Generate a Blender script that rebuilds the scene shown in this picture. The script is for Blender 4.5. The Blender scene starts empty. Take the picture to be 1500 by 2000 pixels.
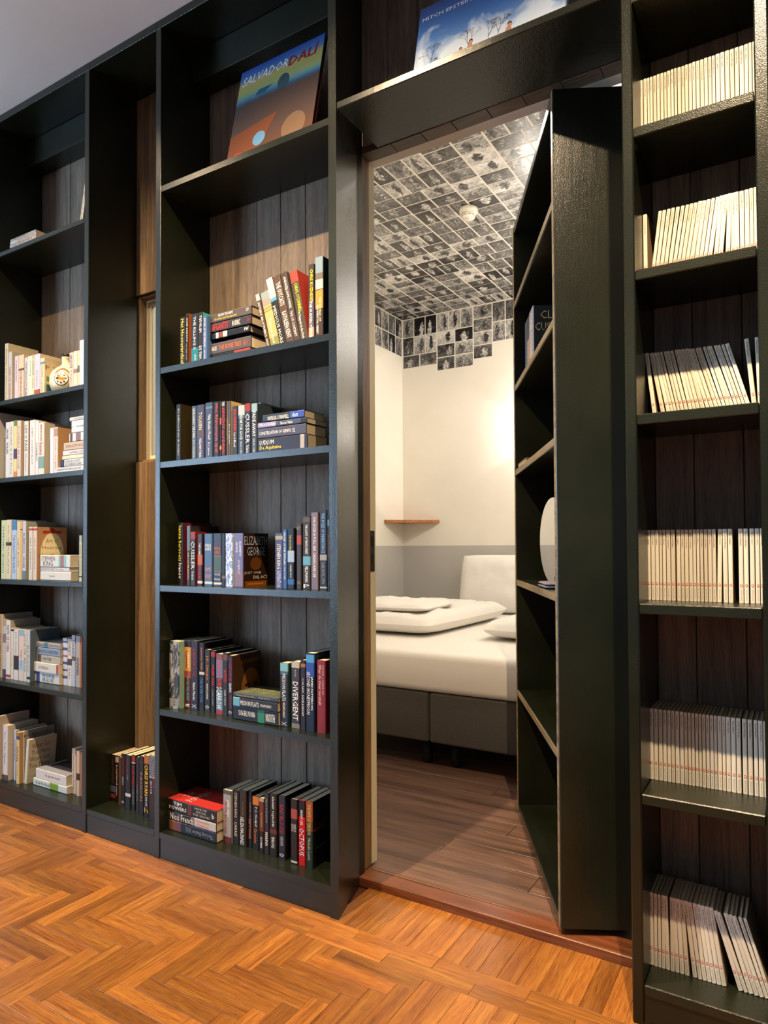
import bpy, bmesh, math, random
from mathutils import Matrix, Vector, noise
random.seed(7)
C = bpy.context.scene.collection
SC = bpy.context.scene

# ------------------------------------------------------------------ camera
cam_d = bpy.data.cameras.new('camera')
cam = bpy.data.objects.new('camera', cam_d); C.objects.link(cam); SC.camera = cam
cam_d.sensor_fit = 'HORIZONTAL'; cam_d.sensor_width = 36; cam_d.lens = 36 * 1327.73 / 1500
cam_d.shift_y = 39.51 / 1500; cam_d.clip_start = .02
fw = Vector((-0.52080623, 0.85341672, 0.02099482)); ri = Vector((0.85354433, 0.52099922, -0.00467929)); u_ = Vector((0.01493167, -0.01548301, 0.99976863))
cam.matrix_world = Matrix(((ri.x, u_.x, -fw.x, 0), (ri.y, u_.y, -fw.y, -1.65681), (ri.z, u_.z, -fw.z, 1.1), (0, 0, 0, 1)))

# ------------------------------------------------------------------ world, lights, exposure
W = bpy.data.worlds.new('world'); SC.world = W; W.use_nodes = True
W.node_tree.nodes['Background'].inputs[0].default_value = (.62, .72, .9, 1)
W.node_tree.nodes['Background'].inputs[1].default_value = .19
SC.view_settings.view_transform = 'Standard'; SC.view_settings.look = 'None'
SC.view_settings.exposure = 0.35; SC.view_settings.gamma = 1; SC.view_settings.use_curve_mapping = False
WARM = (1.0, .74, .46); SOFTW = (1.0, .93, .85)
def lamp(name, kind, loc, energy, col, target=None, **k):
    l = bpy.data.lights.new(name, kind); l.energy = energy; l.color = col
    o = bpy.data.objects.new(name, l); C.objects.link(o); o.location = loc
    if target is not None:
        o.rotation_euler = (Vector(target) - Vector(loc)).to_track_quat('-Z', 'Y').to_euler()
    for a, v in k.items(): setattr(l, a, v)
    return o
# ceiling spots of the front room and added fills, in a row .74 m off the bookcase
for x, e, e2 in ((-.085, 150, 210), (-1.25, 215, 150), (-2.45, 105, 140)):
    lamp('ceiling_spot', 'SPOT', (x, -.74, 2.99), e, WARM, (x - .05, -.20, 0), spot_size=math.radians(124), spot_blend=1.0, shadow_soft_size=.012)
    lamp('lower_shelf_fill', 'SPOT', (x, -.74, 2.985), e2, WARM, (x - .08, .12, .45), spot_size=math.radians(58), spot_blend=1.0, shadow_soft_size=.012)  # added narrow fill that brightens the lower shelves, no fitting of its own
# cool daylight from a window far behind to the left
lamp('window_daylight', 'AREA', (-5.6, -3.9, 1.55), 170, (.50, .72, 1.0), (-1.2, 0, 1.75), shape='RECTANGLE', size=1.6, size_y=2.0)
# bedroom lamps and one added fill
lamp('bedroom_spot', 'SPOT', (-1.30, 1.04, 2.98), 44, SOFTW, (-1.7, 1.7, 0), spot_size=math.radians(165), spot_blend=.3, shadow_soft_size=.03)
lamp('bedroom_fill', 'POINT', (-.75, 2.3, 2.5), 34, SOFTW, shadow_soft_size=.25)  # added soft fill for the bedroom, unseen behind the swung door
lamp('bedroom_wall_lamp', 'SPOT', (-1.62, 3.30, 1.962), 10, SOFTW, (-2.6, 3.40, 1.99), spot_size=math.radians(66), spot_blend=.12, shadow_soft_size=.01)
lamp('bedroom_wall_lamp_bulb', 'POINT', (-1.67, 3.21, 2.03), 7, SOFTW, shadow_soft_size=.045)

# ------------------------------------------------------------------ materials
def lin(h):
    r = [int(h[i:i+2], 16) / 255 for i in (0, 2, 4)]
    return tuple((c / 12.92 if c <= .04045 else ((c + .055) / 1.055) ** 2.4) for c in r) + (1,)
class NT:
    def __init__(s, name):
        s.m = bpy.data.materials.new(name); s.m.use_nodes = True; s.t = s.m.node_tree
        s.b = s.t.nodes['Principled BSDF']
    def n(s, kind, **k):
        o = s.t.nodes.new(kind)
        for a, v in k.items():
            if a.startswith('i_'):
                key = a[2:]; key = int(key) if key.isdigit() else key.replace('_', ' ')
                o.inputs[key].default_value = v
            else: setattr(o, a, v)
        return o
    def l(s, a, b): s.t.links.new(a, b)
_pm = {}
def plain(h, rough=.42, spec=.25, metal=0):
    k = (h, rough, spec, metal)
    if k not in _pm:
        n = NT('paint_' + h); n.b.inputs['Base Color'].default_value = lin(h); n.b.inputs['Roughness'].default_value = rough
        n.b.inputs['Specular IOR Level'].default_value = spec; n.b.inputs['Metallic'].default_value = metal
        _pm[k] = n.m
    return _pm[k]
def ramp(n, fac, stops):
    r = n.n('ShaderNodeValToRGB'); n.l(fac, r.inputs[0]); e = r.color_ramp.elements
    while len(e) < len(stops): e.new(.5)
    for i, (p, c) in enumerate(stops): e[i].position = p; e[i].color = c if len(c) == 4 else tuple(c) + (1,)
    return r.outputs[0]
def wood(name, cols, axis='Z', rough=.5, scale=1.0, bump=.25, spread=.35, coat=0., contrast=1., fine=1., pores=.45):
    """grain along the object's own axis, tone varying from board to board"""
    n = NT(name); tc = n.n('ShaderNodeTexCoord'); oi = n.n('ShaderNodeObjectInfo')
    mp = n.n('ShaderNodeMapping'); n.l(tc.outputs['Object'], mp.inputs[0])
    s = {'X': (1.6, 26, 26), 'Y': (26, 1.6, 26), 'Z': (26, 26, 1.6)}[axis]
    mp.inputs['Scale'].default_value = tuple(v * scale for v in s)
    mu = n.n('ShaderNodeMath', operation='MULTIPLY', i_1=37.0); n.l(oi.outputs['Random'], mu.inputs[0])
    a = n.n('ShaderNodeTexNoise', noise_dimensions='4D', i_Scale=1.0, i_Detail=5.0, i_Roughness=.62, i_Distortion=.9)
    n.l(mp.outputs[0], a.inputs['Vector']); n.l(mu.outputs[0], a.inputs['W'])
    mp2 = n.n('ShaderNodeMapping'); n.l(tc.outputs['Object'], mp2.inputs[0])
    mp2.inputs['Scale'].default_value = tuple(v * scale * (9 if v > 5 else 5) * fine for v in s)
    f = n.n('ShaderNodeTexNoise', noise_dimensions='4D', i_Scale=1.0, i_Detail=2.0); n.l(mp2.outputs[0], f.inputs['Vector']); n.l(mu.outputs[0], f.inputs['W'])
    mx = n.n('ShaderNodeMath', operation='MULTIPLY_ADD', i_1=.72, i_2=0); n.l(a.outputs[0], mx.inputs[0])
    m2 = n.n('ShaderNodeMath', operation='MULTIPLY_ADD', i_1=.28); n.l(f.outputs[0], m2.inputs[0]); n.l(mx.outputs[0], m2.inputs[2])
    c = contrast
    k = len(cols)
    col = ramp(n, m2.outputs[0], [(.5 + (.36 + .28 * i / (k - 1) - .5) / c, lin(h)) for i, h in enumerate(cols)])
    br = n.n('ShaderNodeMath', operation='MULTIPLY_ADD', i_1=spread, i_2=1 - spread / 2); n.l(oi.outputs['Random'], br.inputs[0])
    hs = n.n('ShaderNodeHueSaturation'); n.l(col, hs.inputs['Color']); n.l(br.outputs[0], hs.inputs['Value'])
    n.l(hs.outputs[0], n.b.inputs['Base Color']); n.b.inputs['Roughness'].default_value = rough
    n.b.inputs['Coat Weight'].default_value = coat; n.b.inputs['Coat Roughness'].default_value = .25
    mp3 = n.n('ShaderNodeMapping'); n.l(tc.outputs['Object'], mp3.inputs[0])
    mp3.inputs['Scale'].default_value = tuple(v * scale * (26 if v > 5 else 14) for v in s)
    po = n.n('ShaderNodeTexNoise', noise_dimensions='4D', i_Scale=1.0, i_Detail=1.0); n.l(mp3.outputs[0], po.inputs['Vector']); n.l(mu.outputs[0], po.inputs['W'])
    pk = ramp(n, po.outputs[0], [(.34, (.45, .45, .45)), (.50, (1, 1, 1))])
    mm = n.n('ShaderNodeMix', data_type='RGBA', blend_type='MULTIPLY'); mm.inputs[0].default_value = pores; n.l(hs.outputs[0], mm.inputs[6]); n.l(pk, mm.inputs[7]); n.l(mm.outputs[2], n.b.inputs['Base Color'])
    bp = n.n('ShaderNodeBump', i_Strength=bump, i_Distance=.002); n.l(f.outputs[0], bp.inputs['Height']); n.l(bp.outputs[0], n.b.inputs['Normal'])
    return n.m
def green_paint():
    n = NT('dark_green_lacquer'); tc = n.n('ShaderNodeTexCoord')
    mp = n.n('ShaderNodeMapping'); n.l(tc.outputs['Object'], mp.inputs[0]); mp.inputs['Scale'].default_value = (60, 60, 5)
    a = n.n('ShaderNodeTexNoise', i_Scale=1.0, i_Detail=4.0, i_Roughness=.6); n.l(mp.outputs[0], a.inputs['Vector'])
    b = n.n('ShaderNodeTexNoise', i_Scale=3.2, i_Detail=3.0); n.l(tc.outputs['Object'], b.inputs['Vector'])
    col = ramp(n, b.outputs[0], [(.35, (.0065, .008, .0034)), (.65, (.012, .0145, .0075))])
    n.l(col, n.b.inputs['Base Color'])
    rr = n.n('ShaderNodeMapRange', i_3=.22, i_4=.3); n.l(b.outputs[0], rr.inputs[0]); n.l(rr.outputs[0], n.b.inputs['Roughness'])
    n.b.inputs['Specular IOR Level'].default_value = .48
    g = n.n('ShaderNodeTexNoise', i_Scale=420.0, i_Detail=1.0); n.l(tc.outputs['Object'], g.inputs['Vector'])
    ad = n.n('ShaderNodeMath', operation='ADD'); n.l(a.outputs[0], ad.inputs[0]); n.l(g.outputs[0], ad.inputs[1])
    bp = n.n('ShaderNodeBump', i_Strength=.3, i_Distance=.0015); n.l(ad.outputs[0], bp.inputs['Height']); n.l(bp.outputs[0], n.b.inputs['Normal'])
    return n.m
def plaster(name, h, rough=.8, bump=.08):
    n = NT(name); tc = n.n('ShaderNodeTexCoord')
    a = n.n('ShaderNodeTexNoise', i_Scale=2.0, i_Detail=4.0); n.l(tc.outputs['Object'], a.inputs['Vector'])
    c = lin(h); col = ramp(n, a.outputs[0], [(.3, tuple(v * .94 for v in c[:3])), (.7, tuple(min(1, v * 1.04) for v in c[:3]))])
    n.l(col, n.b.inputs['Base Color']); n.b.inputs['Roughness'].default_value = rough
    g = n.n('ShaderNodeTexNoise', i_Scale=160.0, i_Detail=2.0); n.l(tc.outputs['Object'], g.inputs['Vector'])
    bp = n.n('ShaderNodeBump', i_Strength=bump, i_Distance=.001); n.l(g.outputs[0], bp.inputs['Height']); n.l(bp.outputs[0], n.b.inputs['Normal'])
    return n.m
def fabric(name, h, rough=.9, scale=700., bump=.3, h2=None):
    n = NT(name); tc = n.n('ShaderNodeTexCoord')
    mp = n.n('ShaderNodeMapping'); n.l(tc.outputs['Object'], mp.inputs[0]); mp.inputs['Scale'].default_value = (.12, .12, 1)
    a = n.n('ShaderNodeTexNoise', i_Scale=scale, i_Detail=2.0); n.l(mp.outputs[0], a.inputs['Vector'])
    c = lin(h); c2 = lin(h2) if h2 else tuple(v * .7 for v in c[:3]) + (1,)
    col = ramp(n, a.outputs[0], [(.35, c2), (.65, c)]); n.l(col, n.b.inputs['Base Color']); n.b.inputs['Roughness'].default_value = rough
    n.b.inputs['Sheen Weight'].default_value = .15
    bp = n.n('ShaderNodeBump', i_Strength=bump, i_Distance=.001); n.l(a.outputs[0], bp.inputs['Height']); n.l(bp.outputs[0], n.b.inputs['Normal'])
    return n.m
def pages():
    n = NT('page_edges'); tc = n.n('ShaderNodeTexCoord')
    mp = n.n('ShaderNodeMapping'); n.l(tc.outputs['Object'], mp.inputs[0]); mp.inputs['Scale'].default_value = (1900, 3, 3)
    a = n.n('ShaderNodeTexNoise', i_Scale=1.0, i_Detail=1.0); n.l(mp.outputs[0], a.inputs['Vector'])
    oi = n.n('ShaderNodeObjectInfo')
    col = ramp(n, a.outputs[0], [(.35, lin('b9a27c')), (.65, lin('e2d2b2'))])
    br = n.n('ShaderNodeMath', operation='MULTIPLY_ADD', i_1=.35, i_2=.75); n.l(oi.outputs['Random'], br.inputs[0])
    hs = n.n('ShaderNodeHueSaturation'); n.l(col, hs.inputs['Color']); n.l(br.outputs[0], hs.inputs['Value']); n.l(hs.outputs[0], n.b.inputs['Base Color'])
    n.b.inputs['Roughness'].default_value = .9
    return n.m
def worn(name, a_, b_, scale):
    n = NT(name); tc = n.n('ShaderNodeTexCoord'); mp = n.n('ShaderNodeMapping'); n.l(tc.outputs['Object'], mp.inputs[0]); mp.inputs['Scale'].default_value = (3, 1, 1)
    a = n.n('ShaderNodeTexNoise', i_Scale=scale, i_Detail=4.0, i_Distortion=1.5); n.l(mp.outputs[0], a.inputs['Vector'])
    n.l(ramp(n, a.outputs[0], [(.46, lin(a_)), (.56, lin(b_))]), n.b.inputs['Base Color']); n.b.inputs['Roughness'].default_value = .4
    return n.m
def photo_print():
    """black and white snapshots: backdrop gradient, a figure-like blotch and noise, different for every print"""
    n = NT('black_white_photo'); tc = n.n('ShaderNodeTexCoord'); oi = n.n('ShaderNodeObjectInfo')
    R = oi.outputs['Random']
    def M(op, a, b=0., c=0.):
        m = n.n('ShaderNodeMath', operation=op)
        for i, v in enumerate((a, b, c)):
            if isinstance(v, (int, float)): m.inputs[i].default_value = v
            else: n.l(v, m.inputs[i])
        return m.outputs[0]
    sep = n.n('ShaderNodeSeparateXYZ'); n.l(tc.outputs['UV'], sep.inputs[0]); U, V = sep.outputs[0], sep.outputs[1]
    w = M('MULTIPLY', R, 91.); r2 = M('FRACT', M('MULTIPLY', R, 17.3)); r3 = M('FRACT', M('MULTIPLY', R, 53.7)); r4 = M('FRACT', M('MULTIPLY', R, 131.1))
    ns = n.n('ShaderNodeTexNoise', noise_dimensions='4D', i_Scale=4.2, i_Detail=7.0, i_Roughness=.68, i_Distortion=1.2); n.l(tc.outputs['UV'], ns.inputs['Vector']); n.l(w, ns.inputs['W'])
    nb = n.n('ShaderNodeTexNoise', noise_dimensions='4D', i_Scale=9.0, i_Detail=3.0); n.l(tc.outputs['UV'], nb.inputs['Vector']); n.l(w, nb.inputs['W'])
    wob = M('MULTIPLY_ADD', ns.outputs[0], .9, -.45)
    cx = M('MULTIPLY_ADD', r2, .5, .25)
    dx = M('ADD', M('SUBTRACT', U, cx), wob); dy = M('ADD', M('SUBTRACT', V, M('MULTIPLY_ADD', r3, .2, .3)), wob)
    body = M('ADD', M('POWER', M('ABSOLUTE', M('DIVIDE', dx, .17)), 2.), M('POWER', M('ABSOLUTE', M('DIVIDE', dy, .36)), 2.))
    hx = M('ADD', M('SUBTRACT', U, cx), M('MULTIPLY', wob, .6)); hy = M('SUBTRACT', V, M('MULTIPLY_ADD', r3, .2, .62))
    head = M('ADD', M('POWER', M('ABSOLUTE', M('DIVIDE', hx, .075)), 2.), M('POWER', M('ABSOLUTE', M('DIVIDE', hy, .13)), 2.))
    fig = M('MAXIMUM', M('LESS_THAN', body, 1.), M('LESS_THAN', head, 1.))
    back = M('ADD', M('MULTIPLY_ADD', V, M('MULTIPLY_ADD', r4, .6, -.3), M('MULTIPLY_ADD', r3, .75, .0)), M('MULTIPLY_ADD', ns.outputs[0], 1.9, -.92))
    figv = M('ADD', M('SUBTRACT', .85, M('MULTIPLY', r3, .75)), M('MULTIPLY_ADD', nb.outputs[0], 2.0, -1.0))
    mx = n.n('ShaderNodeMix'); n.l(fig, mx.inputs[0]); n.l(back, mx.inputs[2]); n.l(figv, mx.inputs[3])
    g = n.n('ShaderNodeMath', operation='ADD', use_clamp=True); n.l(mx.outputs[0], g.inputs[0]); g.inputs[1].default_value = -.02
    n.l(ramp(n, g.outputs[0], [(0, (.008, .007, .008)), (.45, (.13, .125, .122)), (1, (.82, .78, .73))]), n.b.inputs['Base Color'])
    n.b.inputs['Roughness'].default_value = .22; n.b.inputs['Specular IOR Level'].default_value = .5
    return n.m
M_GREEN = green_paint()
M_PLANK = wood('grey_brown_back_boards', ['584a3e', '796856', '92806a'], 'Z', .62, 1.3, .5, .4, fine=2.0, contrast=.85, pores=.6)
M_OAK = wood('oiled_oak_parquet', ['5a3212', '814c1e', '996227', 'b47c3a'], 'X', .34, 1.1, .3, .62, coat=.12, contrast=.62, fine=.8, pores=.8)
M_CPLANK = wood('tan_brown_back_boards', ['463727', '72593d', '8a7050'], 'Z', .55, 1.0, .4, .25, fine=1.4)
M_DARKOAK = wood('dark_bedroom_boards', ['38281f', '5c453a', '78594a'], 'X', .42, .45, .3, .3)
M_MERBAU = wood('red_brown_threshold', ['40200f', '6a3a20', '80492c'], 'X', .35, 1, .2, .1, coat=.3)
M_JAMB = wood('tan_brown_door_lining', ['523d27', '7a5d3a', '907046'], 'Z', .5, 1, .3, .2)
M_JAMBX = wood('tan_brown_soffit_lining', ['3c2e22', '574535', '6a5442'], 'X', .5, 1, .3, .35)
M_DOORSHELF = wood('tan_board_edges', ['5a4a34', '7c6a4c', '94805c'], 'X', .5, 1, .3, .1)  # tan grained colour on the front edges of the swung door
M_WALLW = plaster('cream_white_wall', 'ebe4d6'); M_WALLG = plaster('grey_wall_paint', 'bcb8b1')
M_CEIL = plaster('grey_white_ceiling', 'f0f6f4', .7); M_CREAM = plain('d8cfae', .45)
M_PAGE = pages(); M_PHOTO = photo_print()
M_SHEET = fabric('white_bed_linen', 'ece7df', .85, 500., .05, 'e9e4db'); M_BOX = fabric('grey_brown_weave', '4c4740', .95, 900., .5)
M_ORANGE = plain('d05a28', .5); M_INK = plain('4a453f', .6); M_FAINT = plain('a59b8c', .6)
M_WORN1 = worn('creased_white_spine', '5f6f9c', 'c8d2e8', 60.); M_WORN2 = worn('torn_silver_spine', '1c1b19', '8f8c84', 22.)

# ------------------------------------------------------------------ helpers
def link(name, me, parent=None, loc=None):
    o = bpy.data.objects.new(name, me); C.objects.link(o)
    if parent is not None: o.parent = parent
    if loc is not None: o.location = loc
    return o
def tag(o, label=None, cat=None, group=None, kind=None):
    for k, v in (('label', label), ('category', cat), ('group', group), ('kind', kind)):
        if v: o[k] = v
    return o
def thing(name, label, cat, loc=(0, 0, 0), rz=0, group=None):
    o = bpy.data.objects.new(name, None); C.objects.link(o); o.location = loc; o.rotation_euler = (0, 0, rz); o.empty_display_size = .1
    return tag(o, label, cat, group)
class MB:
    """collects shapes into one mesh"""
    def __init__(s): s.v = []; s.f = []; s.mi = []; s.mats = []; s.smooth = []; s.uv = None
    def mat(s, m):
        if m not in s.mats: s.mats.append(m)
        return s.mats.index(m)
    def add(s, vs, fs, m, smooth=False):
        k = len(s.v); i = s.mat(m); s.v += [tuple(v) for v in vs]
        for f in fs: s.f.append(tuple(a + k for a in f)); s.mi.append(i); s.smooth.append(smooth)
        return s
    def box(s, x0, x1, y0, y1, z0, z1, m, skip=''):
        vs = [(x, y, z) for z in (z0, z1) for y in (y0, y1) for x in (x0, x1)]
        F = {'b': (0, 2, 3, 1), 't': (4, 5, 7, 6), 'f': (0, 1, 5, 4), 'k': (2, 6, 7, 3), 'l': (0, 4, 6, 2), 'r': (1, 3, 7, 5)}
        return s.add(vs, [q for k, q in F.items() if k not in skip], m)
    def cbox(s, x0, x1, y0, y1, z0, z1, m, c=.002):
        """box with chamfered edges"""
        bm = bmesh.new(); bmesh.ops.create_cube(bm, size=1)
        for v in bm.verts: v.co = ((x0 + x1) / 2 + v.co.x * (x1 - x0), (y0 + y1) / 2 + v.co.y * (y1 - y0), (z0 + z1) / 2 + v.co.z * (z1 - z0))
        bmesh.ops.bevel(bm, geom=list(bm.edges), offset=c, segments=1 if c < .004 else 3, profile=.5, affect='EDGES')
        s.bm(bm, m, c >= .004); return s
    def bm(s, bm, m, smooth=False):
        bm.verts.index_update()
        s.add([v.co[:] for v in bm.verts], [[v.index for v in f.verts] for f in bm.faces], m, smooth); bm.free()
    def prism(s, poly, z0, z1, m):
        k = len(poly); vs = [(x, y, z0) for x, y in poly] + [(x, y, z1) for x, y in poly]
        fs = [tuple(range(k))[::-1], tuple(range(k, 2 * k))] + [(i, (i + 1) % k, k + (i + 1) % k, k + i) for i in range(k)]
        return s.add(vs, fs, m)
    def lathe(s, prof, cx, cy, m, seg=40, smooth=True):
        vs = []; fs = []
        for r, z in prof: vs += [(cx + r * math.cos(2 * math.pi * i / seg), cy + r * math.sin(2 * math.pi * i / seg), z) for i in range(seg)]
        for j in range(len(prof) - 1):
            for i in range(seg): a = j * seg + i; b = j * seg + (i + 1) % seg; fs.append((a, b, b + seg, a + seg))
        fs.append(tuple(range(seg))[::-1]); fs.append(tuple(range((len(prof) - 1) * seg, len(prof) * seg)))
        return s.add(vs, fs, m, smooth)
    def build(s, name, parent=None, loc=(0, 0, 0), local=False):
        """vertices are in world space unless local; the object sits at loc"""
        L = Vector(loc)
        if parent is not None and not local: L = L + Vector(parent['_w']) if '_w' in parent else L
        me = bpy.data.meshes.new(name)
        o0 = Vector((0, 0, 0)) if local else Vector(loc)
        me.from_pydata([tuple(Vector(v) - o0) for v in s.v], [], s.f)
        for m in s.mats: me.materials.append(m)
        me.polygons.foreach_set('material_index', s.mi); me.polygons.foreach_set('use_smooth', s.smooth); me.update()
        o = link(name, me, parent)
        if parent is not None: o.location = o0 - (parent.location if not local else Vector((0, 0, 0)))
        else: o.location = o0
        if local: o.location = loc
        return o
def board(name, x0, x1, y0, y1, z0, z1, m, parent=None, c=.0015):
    """one board whose own origin is at its middle, so the grain follows it"""
    cx, cy, cz = (x0 + x1) / 2, (y0 + y1) / 2, (z0 + z1) / 2
    b = MB(); b.cbox(x0, x1, y0, y1, z0, z1, m, c) if c else b.box(x0, x1, y0, y1, z0, z1, m)
    return b.build(name, parent, (cx, cy, cz))
_tc = {}
def glyphs(text):
    """flat letters of a string, scaled into a 1 by 1 square"""
    if text not in _tc:
        cu = bpy.data.curves.new('t', 'FONT'); cu.body = text; cu.resolution_u = 1
        ob = bpy.data.objects.new('t', cu); me = bpy.data.meshes.new_from_object(ob)
        vs = [(v.co.x, v.co.y) for v in me.vertices]; fs = [tuple(p.vertices) for p in me.polygons]
        x0 = min(v[0] for v in vs); x1 = max(v[0] for v in vs); y0 = min(v[1] for v in vs); y1 = max(v[1] for v in vs)
        _tc[text] = ([((x - x0) / (x1 - x0), (y - y0) / max(1e-6, y1 - y0)) for x, y in vs], fs)
        bpy.data.objects.remove(ob); bpy.data.curves.remove(cu); bpy.data.meshes.remove(me)
    return _tc[text]
def write(b, text, fn, m):
    vs, fs = glyphs(text); b.add([fn(u, v) for u, v in vs], fs, m)
def ell(b, fn, m, k=18): b.add([fn(.5 + .5 * math.cos(2 * math.pi * i / k), .5 + .5 * math.sin(2 * math.pi * i / k)) for i in range(k)], [tuple(range(k))], m)
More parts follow.
